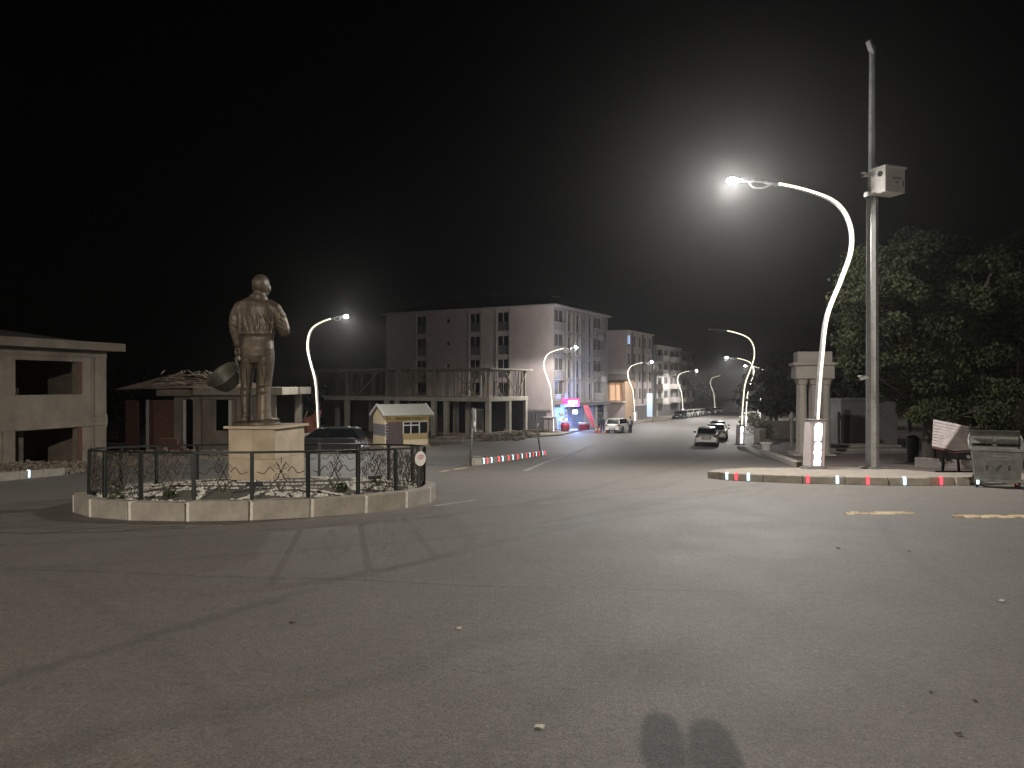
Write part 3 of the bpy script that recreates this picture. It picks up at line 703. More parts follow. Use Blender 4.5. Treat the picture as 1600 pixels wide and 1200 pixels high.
def walker_mesh(arm=.0, stride=.1):
    mb = MB()
    limb(mb, [(0, 0, .78, .17, .11), (0, 0, .9, .18, .125), (0, 0, 1.05, .165, .115), (0, 0, 1.2, .185, .12), (0, 0, 1.36, .2, .12), (0, 0, 1.44, .15, .1), (0, 0, 1.5, .065, .065), (0, .01, 1.58, .06, .065)], 18)
    ball(mb, (0, .015, 1.66), (.078, .1, .12)); ball(mb, (0, .115, 1.64), (.015, .02, .02))
    for s in (-1, 1):
        ball(mb, (s * .08, .01, 1.65), (.012, .025, .03))
        limb(mb, [(s * .16, 0, 1.38, .07), (s * .215, 0, 1.3, .06), (s * .24, -.01, 1.12, .05), (s * .25, .04 + arm, .92, .038), (s * .25, .06 + arm, .86, .03)], 12)
        hand(mb, (s * .25, .06 + arm, .87), (0, .15, -1), (s, 0, 0), 1.)
        y = s * stride
        limb(mb, [(s * .09, 0, .86, .095), (s * .095, y * .4, .65, .085), (s * .095, y * .7 + .01, .46, .062), (s * .095, y * .8, .28, .058), (s * .095, y, .08, .045)], 14)
        limb(mb, [(s * .1, y - .06, .045, .04, .04), (s * .1, y + .06, .05, .045, .035), (s * .105, y + .18, .03, .04, .025)], 10)
    return mb
wm = remesh(walker_mesh(), 'body', .014, 2, M_cloth)
def person(x, y, rz, label, shirt=None, h=1.72, base=0., hair=(.02, .018, .015), stand=None):
    t = thing('person', label, 'person', (x, y, gz(y) + base), rz)
    b = link('body', wm, t); k = h / 1.78; b.scale = (k,) * 3
    # hair cap and skin-coloured face and hands would be a few pixels: hair and shirt are shells over the body
    hm_ = MB(); hm_.lathe([(.088, 1.62), (.092, 1.68), (.086, 1.73), (.062, 1.775), (.02, 1.792)], 14, (0, -.012, .002), Matrix.Diagonal((.95, 1.12, 1)))
    o = hm_.build('hair', mat('dark_hair', hair, .7, var=.2), t, smooth=True); o.scale = (k,) * 3
    if shirt:
        s_ = MB(); limb(s_, [(0, 0, .9, .195, .14), (0, 0, 1.05, .18, .13), (0, 0, 1.2, .2, .135), (0, 0, 1.36, .212, .132), (0, 0, 1.45, .155, .11), (0, 0, 1.49, .08, .08)], 18)
        for s in (-1, 1): limb(s_, [(s * .15, 0, 1.4, .082), (s * .22, 0, 1.31, .075), (s * .244, -.01, 1.12, .064)], 12)
        o = s_.build('shirt', shirt, t, smooth=True); o.scale = (k,) * 3
    fc = MB(); ball(fc, (0, .035, 1.645), (.074, .088, .1)); o = fc.build('face', M_skin, t, smooth=True); o.scale = (k,) * 3
    return t
person(.13, -.36, R(-6), 'person in dark clothes standing with a companion, casting a shadow ahead', h=1.79)
person(.25, -.82, R(4), 'companion in grey top beside the person casting a shadow', M_cloth2, h=1.95)

# ------------------------------------------------------------------ cars
def make_car(label, paint, L=4.4, W=1.75, H=1.42, kind='sedan', lights=True, plate=True, name='car', detail=True):
    t = thing(name, label, 'car'); hw = W / 2
    gl = .17; belt = H * .64 if kind != 'suv' else H * .61; hood = belt - .1 if kind != 'hatch' else belt - .06
    tr = belt - .02 if kind == 'sedan' else belt
    fx, rx = L / 2, -L / 2
    st_ = [(fx, .32, hood - .2, hw * .8), (fx - .12, .2, hood - .08, hw * .92), (fx - .5, gl, hood - .02, hw * .99), (fx - L * .27, gl, belt - .01, hw), (0, gl, belt, hw), (rx + L * .22, gl, belt + .01, hw), (rx + .4, gl, tr + .01, hw * .99), (rx + .1, .22, tr - .04, hw * .93), (rx, .34, tr - .16, hw * .86)]
    rs = []
    for x, zb, zt, w in st_:
        zm = (zb + zt) / 2
        half = [(0, zb), (w * .9, zb), (w * .985, zb + .09), (w, zm + .03), (w * .975, zt - .07), (w * .9, zt), (0, zt + .025)]
        ring = [(x, -y, z) for y, z in half] + [(x, y, z) for y, z in reversed(half[1:-1])]
        rs.append(ring)
    body = MB().rings(rs).build('body', paint, t, smooth=True, angle=38)
    # cabin
    if kind == 'sedan': c = (fx - L * .25, rx + L * .13, fx - L * .41, rx + L * .27)
    elif kind == 'hatch': c = (fx - L * .22, rx + .08, fx - L * .4, rx + .38)
    else: c = (fx - L * .24, rx + .06, fx - L * .41, rx + .48)
    b0, b1, r0, r1 = c; bw, rw = hw * .93, hw * .74; zr = H
    def q(x, y, z): return Vector((x, y, z))
    bl = dict(fl=q(b0, bw * .9, belt), fr=q(b0, -bw * .9, belt), rl=q(b1, bw * .9, belt), rr=q(b1, -bw * .9, belt))
    rf = dict(fl=q(r0, rw, zr - .05), fr=q(r0, -rw, zr - .05), rl=q(r1, rw, zr - .06), rr=q(r1, -rw, zr - .06))
    ms = dict(l0=q(b0 - .1, bw, belt), l1=q(b1 + .1, bw, belt))
    def pane(nm, a, b_, c_, d_, ins=.05):
        cc = (a + b_ + c_ + d_) / 4; P = [p + (cc - p).normalized() * ins for p in (a, b_, c_, d_)]
        n = (P[1] - P[0]).cross(P[3] - P[0]).normalized()
        if n.dot(cc - q(0, 0, belt * .8)) < 0: n = -n
        MB().add([p + n * .006 for p in P] + [p - n * .01 for p in P], [(0, 1, 2, 3), (7, 6, 5, 4), (0, 4, 5, 1), (1, 5, 6, 2), (2, 6, 7, 3), (3, 7, 4, 0)]).build(nm, M_glass, t)
    pane('windscreen', bl['fl'], bl['fr'], rf['fr'], rf['fl']); pane('rear_window', bl['rl'], bl['rr'], rf['rr'], rf['rl'])
    pane('side_window', bl['fl'], bl['rl'], rf['rl'], rf['fl']); pane('side_window', bl['fr'], bl['rr'], rf['rr'], rf['fr'])
    cab = MB().rings([[bl['fl'], bl['fr'], bl['rr'], bl['rl']], [rf['fl'], rf['fr'], rf['rr'], rf['rl']]])
    cab.build('pillars', paint, t, bevel=.02)
    rs = []
    for x, zz in ((r0 + .06, zr - .06), (r0 - .2, zr - .01), ((r0 + r1) / 2, zr), (r1 + .2, zr - .02), (r1 - .05, zr - .07)):
        rs.append([(x, -rw - .01, zr - .09), (x, -rw * .85, zz - .01), (x, 0, zz + .015), (x, rw * .85, zz - .01), (x, rw + .01, zr - .09)])
    MB().rings(rs).build('roof', paint, t, smooth=True, angle=40)
    # wheels
    wr = .33 if kind != 'suv' else .37
    wmesh = MB().lathe([(wr * .6, -.1), (wr * .93, -.105), (wr, -.07), (wr, .07), (wr * .93, .105), (wr * .6, .1)], 24, rot=Matrix.Rotation(R(90), 3, 'X')).mesh('wheel', M_black, smooth=True, angle=40)
    rmesh = MB().lathe([(.02, -.05), (wr * .3, -.07), (wr * .55, -.085), (wr * .64, -.108), (wr * .64, .108), (wr * .55, .085), (wr * .3, .07), (.02, .05)], 20, rot=Matrix.Rotation(R(90), 3, 'X')).mesh('rim', M_grey, smooth=True, angle=40)
    amesh = MB().lathe([(.02, -.012), (wr + .07, -.012), (wr + .07, .012), (.02, .012)], 24, rot=Matrix.Rotation(R(90), 3, 'X')).mesh('wheel_arch', M_black)
    for x in (fx - L * .19, rx + L * .2):
        for s in (-1, 1):
            w_ = link('wheel', wmesh, t, (x, s * (hw - .1), wr)); link('rim', rmesh, w_)
            link('wheel_arch', amesh, t, (x, s * (hw - .006), wr + .02))
    M_head = mat('headlight_glass', (.6, .62, .65), .1, var=0, spec=.8); M_tail = mat('taillight', (.14, .012, .012), .15, var=0, spec=.8)
    for s in (-1, 1):
        MB().box((fx - .1, s * hw * .68, hood - .15), (.16, hw * .36, .13), Matrix.Rotation(s * R(-18), 3, 'Z')).build('headlight', M_head, t, bevel=.02)
        MB().box((rx + .06, s * hw * .7, tr - .16), (.14, hw * .34, .15), Matrix.Rotation(s * R(14), 3, 'Z')).build('taillight', M_tail, t, bevel=.02)
        MB().box((b0 - .25, s * (hw + .09), belt + .05), (.12, .2, .13)).build('mirror', M_black if kind == 'sedan' else paint, t, bevel=.03)
    if kind == 'suv':
        for s in (-1, 1): MB().tube([(r0 + .05, s * rw * .96, zr - .03), (r0 - .3, s * rw * .98, zr + .03), (r1 + .3, s * rw * .98, zr + .025), (r1 - .05, s * rw * .95, zr - .04)], .022, 6).build('roof_edge_strip', mat('chrome', (.7, .7, .7), .15, metal=1., var=0), t, smooth=True)  # chrome strips added for the bright highlight along the roof edge
    for x, d in ((fx - .02, 1), (rx + .02, -1)):
        MB().box((x, 0, .4), (.12, W * .88, .2)).build('bumper', paint, t, bevel=.04, seg=2)
        pz_ = .62 if d < 0 and kind == 'sedan' else .42
        MB().box((x + d * .05, 0, pz_), (.06, .66, .19)).build('plate_recess', M_black, t, bevel=.01)
        MB().box((x + d * .085, 0, pz_), (.02, .5, .11)).build('number_plate', M_white, t)
        MB().box((x + d * .045, 0, .27), (.1, W * .8, .1)).build('lower_valance', M_black, t, bevel=.02)
    MB().box((fx - .02, 0, hood - .22), (.06, W * .4, .09)).build('grille', M_black, t, bevel=.01)
    for s in (-1, 1):
        MB().box((.12, s * (hw * .992), belt - .12), (.16, .03, .03)).build('door_handle', M_grey, t)
    return t
def place(t, x, y, rz, base=0.):
    sl = (gz(y + 2) - gz(y - 2)) / 4
    t.location = (x, y, gz(y) + base); t.rotation_euler = Matrix.Rotation(rz, 3, 'Z').to_euler()
    # follow the slope of the ground
    d = Vector((math.cos(rz), math.sin(rz), sl * math.sin(rz))).normalized(); n = Vector((0, -sl, 1)).normalized(); sd = n.cross(d).normalized()
    t.rotation_euler = Matrix((d, sd, d.cross(sd))).transposed().to_euler()
P_black = mat('paint_black', (.035, .036, .04), .2, var=0, coat=1.); P_silver = mat('paint_silver', (.6, .59, .56), .32, metal=.3, var=.03, coat=.6)
P_white = mat('paint_white', (.7, .69, .66), .3, var=.03, coat=.6); P_dark = mat('paint_dark_green', (.03, .04, .04), .2, var=.03, coat=.8); P_grey = mat('paint_grey', (.2, .2, .21), .25, metal=.4, var=.03, coat=.8)
suv = make_car('glossy black sport utility car parked side on by the taxi hut', P_black, 4.65, 1.88, 1.56, 'suv'); place(suv, wx(512, 46), 46, R(180 - 7))
sd_ = R(66)
s1 = make_car('silver sedan seen from behind, first at the right kerb', P_silver, 4.4, 1.74, 1.42, 'sedan'); place(s1, wx(1105, 58.5), 58.5, R(74))
s2 = make_car('boxy white sedan parked ahead of the silver sedan', P_white, 4.2, 1.66, 1.4, 'sedan'); place(s2, wx(1121, 66), 66, R(72))
s3 = make_car('dark sedan parked ahead of the boxy white sedan', P_dark, 4.4, 1.72, 1.42, 'sedan'); place(s3, wx(1122, 73), 73, R(72))
h1 = make_car('white hatchback stopped by the shop, tinted pink by its sign', P_white, 3.9, 1.72, 1.5, 'hatch'); place(h1, wx(967, 78.5), 78.5, R(62))
proto = {'w': (make_car('x', P_white, 4.3, 1.72, 1.44, 'hatch')), 'd': make_car('x', P_dark, 4.3, 1.74, 1.44, 'hatch'), 'g': make_car('x', P_grey, 4.4, 1.8, 1.5, 'suv'), 's': make_car('x', P_silver, 4.4, 1.74, 1.43, 'sedan')}
used = set()
def parked(k, px, d, label, rz=R(245), group='cars parked in the far row'):
    if k in used: t = copy_tree(proto[k])
    else: t = proto[k]; used.add(k)
    t['label'] = label; t['group'] = group; place(t, wx(px, d), d, rz)
for k, px, d, lab in (('d', 1062, 128, 'dark car leading the far row under the curved lamps'), ('w', 1070, 134, 'white car right after the dark leading car in the far row'), ('s', 1079, 140, 'silver sedan third in the far row of parked cars'),
                      ('w', 1088, 146, 'white car in the middle of the far row of parked cars'), ('s', 1096, 152, 'silver sedan in the middle of the far row, after two cars and a white one'), ('g', 1107, 160, 'grey tall car towards the end of the far row'), ('w', 1116, 167, 'white car next to the far lamp with dark head'), ('w', 1124, 174, 'last white car of the far row')): parked(k, px, d, lab)
for k, px, d, lab in (('s', 1166, 108, 'silver car beyond the hedge on the right side'), ('w', 1176, 116, 'white car beyond the hedge near the half hidden lamp')): parked(k, px, d, lab, R(66), 'cars beyond the hedge')
person(wx(985, 77), 77, R(-20), 'person in a grey shirt standing beside the white hatchback', M_cloth2, 1.74)
person(wx(936, 80), 80, R(100), 'person in dark clothes standing among the traffic cones', None, 1.72, base=.0)
person(wx(941.5, 80.5), 80.5, R(150), 'person in dark clothes bending near the white hatchback', None, 1.66)

# ------------------------------------------------------------------ taxi hut
kx, ky = wx(601, 54.2), 54.2
hut = thing('taxi_hut', 'small cream and brown taxi hut with a ridged pale roof', 'hut', (kx, ky, gz(ky) + .05), R(31))
HW, HD, HZ = 3.45, 2.3, 2.15     # front runs along +x from the gable corner
# the gable end faces the left; front corner of the gable at local x=0
MB().span(-.1, HW + .1, -.1, HD + .1, -.4, .06).build('base_slab', M_conc, hut)
gab = lambda x0, x1, z0, z1, m, nm: MB().span(x0, x1, 0, HD, z0, z1).build(nm, m, hut)
MB().prism([(0, 1.62), (HD, 1.62), (HD, HZ), (HD / 2, HZ + .8), (0, HZ)], 0, 0, .1).build('gable_panel', M_cream, hut)
gab(0, .1, .78, 1.62, M_purple, 'gable_band'); gab(0, .1, .06, .78, M_cream, 'gable_panel')
MB().prism([(0, .06), (HD, .06), (HD, HZ), (HD / 2, HZ + .8), (0, HZ)], 0, HW - .1, HW).build('gable_panel', M_tan, hut)
MB().span(.1, HW - .1, HD - .1, HD, .06, HZ).build('back_wall', M_tan, hut)
for k in range(8):
    MB().span(.16 + k * .155, .16 + k * .155 + .15, .02, .09, .06, 1.8).build('cladding_board', M_brownp, hut)
fx0 = 1.42
MB().span(fx0, HW, 0, .1, .78 - .28, .92).build('lower_panel', M_tan, hut); MB().span(fx0 + .05, HW - .05, .03, .1, .06, .5).build('lower_panel', M_cream, hut)
MB().prism([(0, 0), (.22, 0), (.02, .5), (-.16, .5)], 0, 0, 1).v and None
fs = MB(); fs.add([(.12, 0, 1.8), (HW, 0, 1.8), (HW, -.16, 2.24), (.12, -.16, 2.24), (.12, .1, 1.8), (HW, .1, 1.8), (HW, .1, 2.24), (.12, .1, 2.24)], [(0, 1, 2, 3), (4, 5, 6, 7), (0, 1, 5, 4), (1, 2, 6, 5), (2, 3, 7, 6), (3, 0, 4, 7)])
fs.build('fascia_board', mat('fascia_yellow', (.62, .47, .2), .6, var=.08), hut)
def text(body, size, loc, rot, m, parent, name='lettering', ext=.006, align='CENTER', sx=1.):
    cu = bpy.data.curves.new('txt', 'FONT'); cu.body = body; cu.size = size; cu.extrude = ext; cu.align_x = align; cu.resolution_u = 2
    o = bpy.data.objects.new('tmp_txt', cu); COL.objects.link(o); dg = bpy.context.evaluated_depsgraph_get(); dg.update()
    me = bpy.data.meshes.new_from_object(o.evaluated_get(dg)); bpy.data.objects.remove(o)
    me.materials.clear(); me.materials.append(m); o = link(name, me, parent, loc); o.rotation_euler = rot; o.scale = (sx, 1, 1); return o
M_letter = mat('brown_letters', (.025, .01, .008), .6, var=.1)
tilt = math.atan2(.44, -.16)
text('MECIDIYE TAKSI', .3, (HW / 2 + .05, -.1, 1.92), (tilt, 0, 0), M_letter, hut, sx=.95)
for x0 in (.22, HW - .5):
    for k in range(4): MB().box((x0 + k * .09, -.09, 2.02 + .07 * (k % 2)), (.085, .02, .065), Matrix.Rotation(tilt - R(90), 3, 'X')).build('checker_square', M_letter, hut)
win = MB()
for x in (fx0 + .03, fx0 + .62, fx0 + 1.02 + .28, HW - .03): win.span(x - .04, x + .04, 0, .08, .92, 1.8)
win.span(fx0, fx0 + 1.3, 0, .07, 1.48, 1.56); win.span(fx0, HW, 0, .07, 1.74, 1.8)
wf = win.build('window_frame', M_white, hut)
for x0, x1, z0, z1 in ((fx0 + .07, fx0 + .58, .92, 1.48), (fx0 + .66, fx0 + 1.26, .92, 1.48), (fx0 + .07, fx0 + .58, 1.56, 1.74), (fx0 + .66, fx0 + 1.26, 1.56, 1.74), (fx0 + 1.34, HW - .07, .92, 1.74)): MB().span(x0, x1, .03, .045, z0, z1).build('pane', M_glass, wf)
rf = MB()
for s in (0, 1):
    y0, y1 = (-.34, HD / 2) if s == 0 else (HD + .34, HD / 2); za = HZ + .1
    rf.add([(-.12, y0, za), (HW + .25, y0, za), (HW + .25, y1, HZ + .83), (-.12, y1, HZ + .83), (-.12, y0, za + .06), (HW + .25, y0, za + .06), (HW + .25, y1, HZ + .9), (-.12, y1, HZ + .9)], [(0, 1, 2, 3), (4, 5, 6, 7), (0, 1, 5, 4), (1, 2, 6, 5), (2, 3, 7, 6), (3, 0, 4, 7)])
rfo = rf.build('roof', M_roofw, hut)
for x in (-.15, HW + .28):
    for y0 in (-.3, HD + .3): MB().beam((x, y0, HZ + .1), (x, HD / 2, HZ + .88), .08, .16).build('barge_board', M_white, rfo)
for k in range(6): MB().box((.13, -.06, .6 + k * .22), (.1, .08, .06)).build('corner_clip', M_white, hut)

# ------------------------------------------------------------------ buildings
class Face:
    def __init__(s, p, u, root): s.p = Vector((p[0], p[1])); s.u = Vector(u).normalized(); s.n = Vector((s.u.y, -s.u.x)); s.root = root
    def pt(s, a, z, d=0.): q = s.p + s.u * a + s.n * d; return (q.x, q.y, z)
    def block(s, mb, a0, a1, z0, z1, d0, d1):
        c = [s.pt(a, z, d) for a in (a0, a1) for d in (d0, d1) for z in (z0, z1)]
        mb.add(c, [(0, 1, 3, 2), (4, 6, 7, 5), (0, 4, 5, 1), (2, 3, 7, 6), (0, 2, 6, 4), (1, 5, 7, 3)]); return mb
    def part(s, nm, m, a0, a1, z0, z1, d0, d1, parent=None, **k): return s.block(MB(), a0, a1, z0, z1, d0, d1).build(nm, m, parent or s.root, **k)
    def wall(s, m, a0, a1, z0, z1, holes, depth=.25, nm='wall'):
        us = sorted({a0, a1, *[h[0] for h in holes], *[h[1] for h in holes]}); zs = sorted({z0, z1, *[h[2] for h in holes], *[h[3] for h in holes]}); mb = MB()
        for p0, p1 in zip(us, us[1:]):
            for q0, q1 in zip(zs, zs[1:]):
                cu_, cz = (p0 + p1) / 2, (q0 + q1) / 2
                if any(h[0] < cu_ < h[1] and h[2] < cz < h[3] for h in holes): continue
                mb.add([s.pt(p0, q0), s.pt(p1, q0), s.pt(p1, q1), s.pt(p0, q1)], [(0, 1, 2, 3)])
        for h in holes:
            for (a, b) in (((h[0], h[2]), (h[1], h[2])), ((h[1], h[2]), (h[1], h[3])), ((h[1], h[3]), (h[0], h[3])), ((h[0], h[3]), (h[0], h[2]))):
                mb.add([s.pt(a[0], a[1]), s.pt(b[0], b[1]), s.pt(b[0], b[1], -depth), s.pt(a[0], a[1], -depth)], [(0, 1, 2, 3)])
        o = mb.build(nm, m, s.root); return o
    def window(s, a0, a1, z0, z1, panel=0., glass=None, mull=True, dep=.2, frame=None):
        fr = MB(); t = .09
        for x0, x1, y0, y1 in ((a0, a0 + t, z0, z1), (a1 - t, a1, z0, z1), (a0 + t, a1 - t, z1 - t, z1), (a0 + t, a1 - t, z0, z0 + t)): s.block(fr, x0, x1, y0, y1, -dep, -dep + .08)
        if mull: s.block(fr, (a0 + a1) / 2 - .04, (a0 + a1) / 2 + .04, z0 + panel + t, z1 - t, -dep, -dep + .07)
        w = fr.build('window', frame or M_trim, s.root)
        if panel: s.part('panel', M_shut, a0 + t, a1 - t, z0 + t, z0 + panel, -dep, -dep + .06, w)
        s.part('pane', glass or M_glass, a0 + t, a1 - t, z0 + panel + .001 + (0 if panel else t), z1 - t, -dep - .01, -dep + .02, w)
        return w
def bld(name, label, cat='building'):
    return thing(name, label, cat)

# apartment block on the corner
b1 = bld('apartment_block', 'large pale pinkish four storey apartment block behind the concrete frame', 'building')
C0 = (4.5, 82.0); uS = Vector((.472, .882)).normalized(); uL = Vector((-.882, .472)).normalized(); zb, zt = -3.9, 10.05; LS, LL = 15.9, 22.6
FS = Face(C0, uS, b1); FLp = Vector(C0) + uL * LL; FL = Face(FLp, -uL, b1)
fl = [-.55 + 2.65 * k for k in range(4)]
cols = [(3.6, 4.85), (6.05, 7.25), (9.75, 10.9)]
holes = [(a, b, z + .12, z + 2.3) for z in fl for a, b in cols] + [(a, b, z + .95, z + 2.45) for z in fl for a, b in ((.35, 2.9), (11.7, 14.4))] + [(a, b, z + .9, z + 1.9) for z in fl for a, b in ((8.2, 8.8),)]
sh = [(1.0, 4.6, -3.3, -1.0), (5.2, 8.6, -3.3, -1.0), (9.4, 12.0, -3.3, -1.0), (12.8, 15, -3.3, -1.0)]
FS.wall(M_wall2, 0, LS, zb, zt, holes + sh)
for z in fl:
    for a, b in cols:
        FS.window(a, b, z + .12, z + 2.3, panel=1.0)
        for q in (a - .18, b): FS.part('pilaster', M_trim, q, q + .18, z, z + 2.5, .003, .1)
    FS.window(8.2, 8.8, z + .9, z + 1.9, mull=False)
    for a, b in ((.35, 2.9), (11.7, 14.4)):
        FS.window(a, b, z + .95, z + 2.45, dep=.22, glass=M_shut)
        FS.part('balcony_panel', M_wall2, a, b, z + .1, z + .95, .01, .14); FS.part('balcony_cap', M_trim, a - .05, b + .05, z + .95, z + 1.02, .004, .18)
        FS.part('floor_band', M_trim, a - .1, b + .1, z - .08, z + .05, .004, .12)
hl = [(LL - b, LL - a, z + .12, z + 2.35) for z in fl for a, b in ((16.7, 18.15), (9.25, 10.7), (5.5, 7.07))] + [(LL - 13.9, LL - 13.4, z + 1.3, z + 1.9) for z in fl[1:]]
FL.wall(M_wall1, 0, LL, zb, zt, hl)
for z in fl:
    for a, b in ((16.7, 18.15), (9.25, 10.7), (5.5, 7.07)):
        FL.window(LL - b, LL - a, z + .12, z + 2.35, panel=1.1)
        for q in (LL - b - .2, LL - a): FL.part('pilaster', M_wall2, q, q + .2, z + .1, z + 2.65, .003, .08)
for z in fl[1:]: FL.window(LL - 13.9, LL - 13.4, z + 1.3, z + 1.9, mull=False)
bk = Vector(C0) + uS * LS
Face(bk, uL, b1).wall(M_wall2, 0, LL, zb, zt, []); Face(bk + uL * LL, -uS, b1).wall(M_wall2, 0, LS, zb, zt, [])
o4 = [Vector(C0) - uS * .5 - uL * .5, Vector(C0) + uS * (LS + .5) - uL * .5, Vector(C0) + uS * (LS + .5) + uL * (LL + .5), Vector(C0) - uS * .5 + uL * (LL + .5)]
cen = sum(o4, Vector((0, 0))) / 4; ridge = [cen - uL * 5, cen + uL * 5]
MB().add([(*p, zt) for p in o4] + [(*p, zt + .22) for p in o4], [(0, 1, 2, 3), (4, 5, 6, 7), (0, 1, 5, 4), (1, 2, 6, 5), (2, 3, 7, 6), (3, 0, 4, 7)]).build('eaves', M_trim, b1)
rfo = MB().add([(*p, zt + .23) for p in o4] + [(*ridge[0], zt + 2.6), (*ridge[1], zt + 2.6)], [(0, 1, 4), (1, 2, 5, 4), (2, 3, 5), (3, 0, 4, 5)]).build('roof', M_roofd, b1)
for a, d in ((-8, 0), (-3.5, 1), (0, -1), (5.5, 0)):
    p = cen + uL * a + uS * d; MB().box((p.x, p.y, zt + 2.5), (1.1, .8, 1.0)).build('chimney', M_roofd, rfo)
MB().tube([FS.pt(LS, 9.9, .1), FS.pt(LS + .15, 9.4, .1), FS.pt(LS - .05, 8.8, .08), FS.pt(LS - .05, -3.4, .08)], .06, 6).build('downpipe', M_trim, b1)
MB().tube([FS.pt(8.95, zt, .08), FS.pt(8.95, -1, .08)], .06, 6).build('downpipe', M_trim, b1)
M_bluelit = mat('blue_light_tint', (.2, .25, .42), .6, var=.1)  # blue of the shop lighting painted into the shopfront colour
FS.part('shop_awning', M_shut, .3, 15.6, -.95, -.6, .01, .7)
for i, h in enumerate(sh): FS.part('shopfront', M_bluelit if i < 3 else M_glass, h[0], h[1], h[2], h[3], -.2, -.1)
FL.part('shopfront', M_shut, LL - 12, LL - .8, -3.4, -1.4, .02, .1)
for k in range(3): FL.part('plinth_band', M_wall2, LL - 12, LL - .3, -1.35, -1.15, .02, .12) if k == 0 else None
for a, z in ((2.2, 4.1), (13.4, 1.0), (12.6, 6.0)):
    c = FS.pt(a, z + 1.2, .5)
    MB().lathe([(.02, 0), (.25, .04), (.42, .14)], 14, c, Matrix.Rotation(R(70), 3, 'X') @ Matrix.Rotation(R(25), 3, 'Y')).build('satellite_dish', M_trim, b1)

# concrete frame under construction
cf = bld('concrete_frame', 'unfinished concrete frame with timber props between two slabs', 'building site')
Cc = Vector((-2.05, 68.0)); gF = gz(68); LcL, LcS = 21.5, 7.7
z1, z2 = .42, 3.0
FA = Face(Cc + uL * LcL, -uL, cf); FB = Face(Cc, uS, cf)
def slab(nm, z0, z3, ov, m=M_frame):
    q = [Cc - uS * ov - uL * ov, Cc + uS * (LcS + ov) - uL * ov, Cc + uS * (LcS + ov) + uL * (LcL + ov), Cc - uS * ov + uL * (LcL + ov)]
    return MB().add([(*p, z0) for p in q] + [(*p, z3) for p in q], [(0, 1, 2, 3), (4, 5, 6, 7), (0, 1, 5, 4), (1, 2, 6, 5), (2, 3, 7, 6), (3, 0, 4, 7)]).build(nm, m, cf, bevel=.02)
slab('floor_slab', z1 - .42, z1 - .02, 0.02); slab('formwork_deck', z2 - .1, z2 + .06, .35, M_wood)
for a in (0, 4.5, 5.9, 10.2, 11.4, 16.4, LcL - .45):
    for d in (0, LcS / 2, LcS - .5):
        p = Cc + uL * (LcL - a - .45 if False else a) + uS * d
        q = p + (uL + uS) * .22
        MB().box((q.x, q.y, (gF - .3 + z1 - .43) / 2), (.42, .42, z1 - .43 - gF + .3), Matrix.Rotation(math.atan2(uS.y, uS.x), 3, 'Z')).build('column', M_frame, cf, bevel=.015)
        if d == 0 or a == 0:
            MB().box((q.x, q.y, (z1 + z2 - .12) / 2), (.2, .2, z2 - z1 - .1), Matrix.Rotation(math.atan2(uS.y, uS.x), 3, 'Z')).build('column', M_wood, cf)
rnd = random.Random(11)
for k in range(84):
    a = rnd.uniform(.1, LcL - .2); d = rnd.choice((.25, 1.2, 2.6, 4.2, 6)); p = Cc + uL * a + uS * d
    MB().beam((p.x, p.y, z1 - .02), (p.x + rnd.uniform(-.12, .12), p.y, z2 - .1), .06, .06).build('prop', M_wood, cf)
for k in range(12):
    d = rnd.uniform(.1, LcS - .3); p = Cc + uS * d + uL * rnd.choice((.1, .5)); MB().beam((p.x, p.y, z1 - .02), (p.x + rnd.uniform(-.3, .3), p.y, z2 - .1), .06, .06).build('prop', M_wood, cf)
for a0, a1 in ((.5, 3.2), (.9, 3.5), (4.0, 1.2), (6.8, 9.6), (7.2, 9.9), (10.3, 7.9), (12.5, 15.2), (17.5, 15.4)):
    p, q = Cc + uL * a0, Cc + uL * a1; MB().beam((p.x, p.y, z2 - .2), (q.x, q.y, z1), .07, .1).build('diagonal_brace', M_wood, cf)
for d0, d1 in ((.4, 2.2), (3, 5.4), (7.3, 5.2)):
    p, q = Cc + uS * d0, Cc + uS * d1; MB().beam((p.x, p.y, z2 - .2), (q.x, q.y, z1), .08, .1).build('diagonal_brace', M_wood, cf)
for k in range(16):
    a = rnd.uniform(-.4, LcL); p = Cc + uL * a - uS * rnd.uniform(.1, .4); q = p + Vector((rnd.uniform(-1.4, 1.4), rnd.uniform(-.2, .3)))
    MB().beam((p.x, p.y, z2 + .13), (q.x, q.y, z2 + rnd.uniform(.12, .25)), .12, .06).build('loose_board', M_wood, cf)
bq = Cc + uS * (LcS - 1)
Face(bq + uL * LcL, -uL, cf).wall(mat('void_shade', (.05, .045, .042), .9, var=.3, scale=2), 0, LcL, gF - .5, z1 - .45, [(3, 5, gF - .5, -.9), (9, 11, gF - .5, -.9), (15, 17, gF - .5, -.9)], nm='shade_backing')  # dark wall colour stands in for the shade of the open ground floor
# site rubble
site = patch('site_ground', [(-24, 56), (-5.6, 59.4), (-5.3, 60.6), (3.2, 71.2), (2.4, 80), (-22, 82)], .1, M_dirt, .2)
for k in range(46):
    px = rnd.uniform(690, 866); d = 61.5 + (px - 690) / 176 * 11 + rnd.uniform(.6, 4); x = wx(px, d); a = rnd.uniform(-.5, .5); l = rnd.uniform(.9, 3.2)
    z = gz(d) + .14 + rnd.uniform(0, .35); o = MB().box((0, 0, 0), (l, rnd.uniform(.12, .28), .06)).build('loose_plank', M_wood, None, (x, d, z), a); o.rotation_euler.x = rnd.uniform(-.3, .3); o.rotation_euler.y = rnd.uniform(-.08, .08)
    kind_ = 'long' if l > 2.3 else ('short' if l < 1.5 else 'mid length')
    at_ = 'at the hut end of the rubble before the frame' if px < 740 else ('before the corner column of the concrete frame' if px < 800 else 'at the shop end of the rubble by the concrete frame')
    tag(o, kind_ + ' weathered loose plank ' + at_, 'plank', 'planks scattered before the concrete frame')
rub = MB()
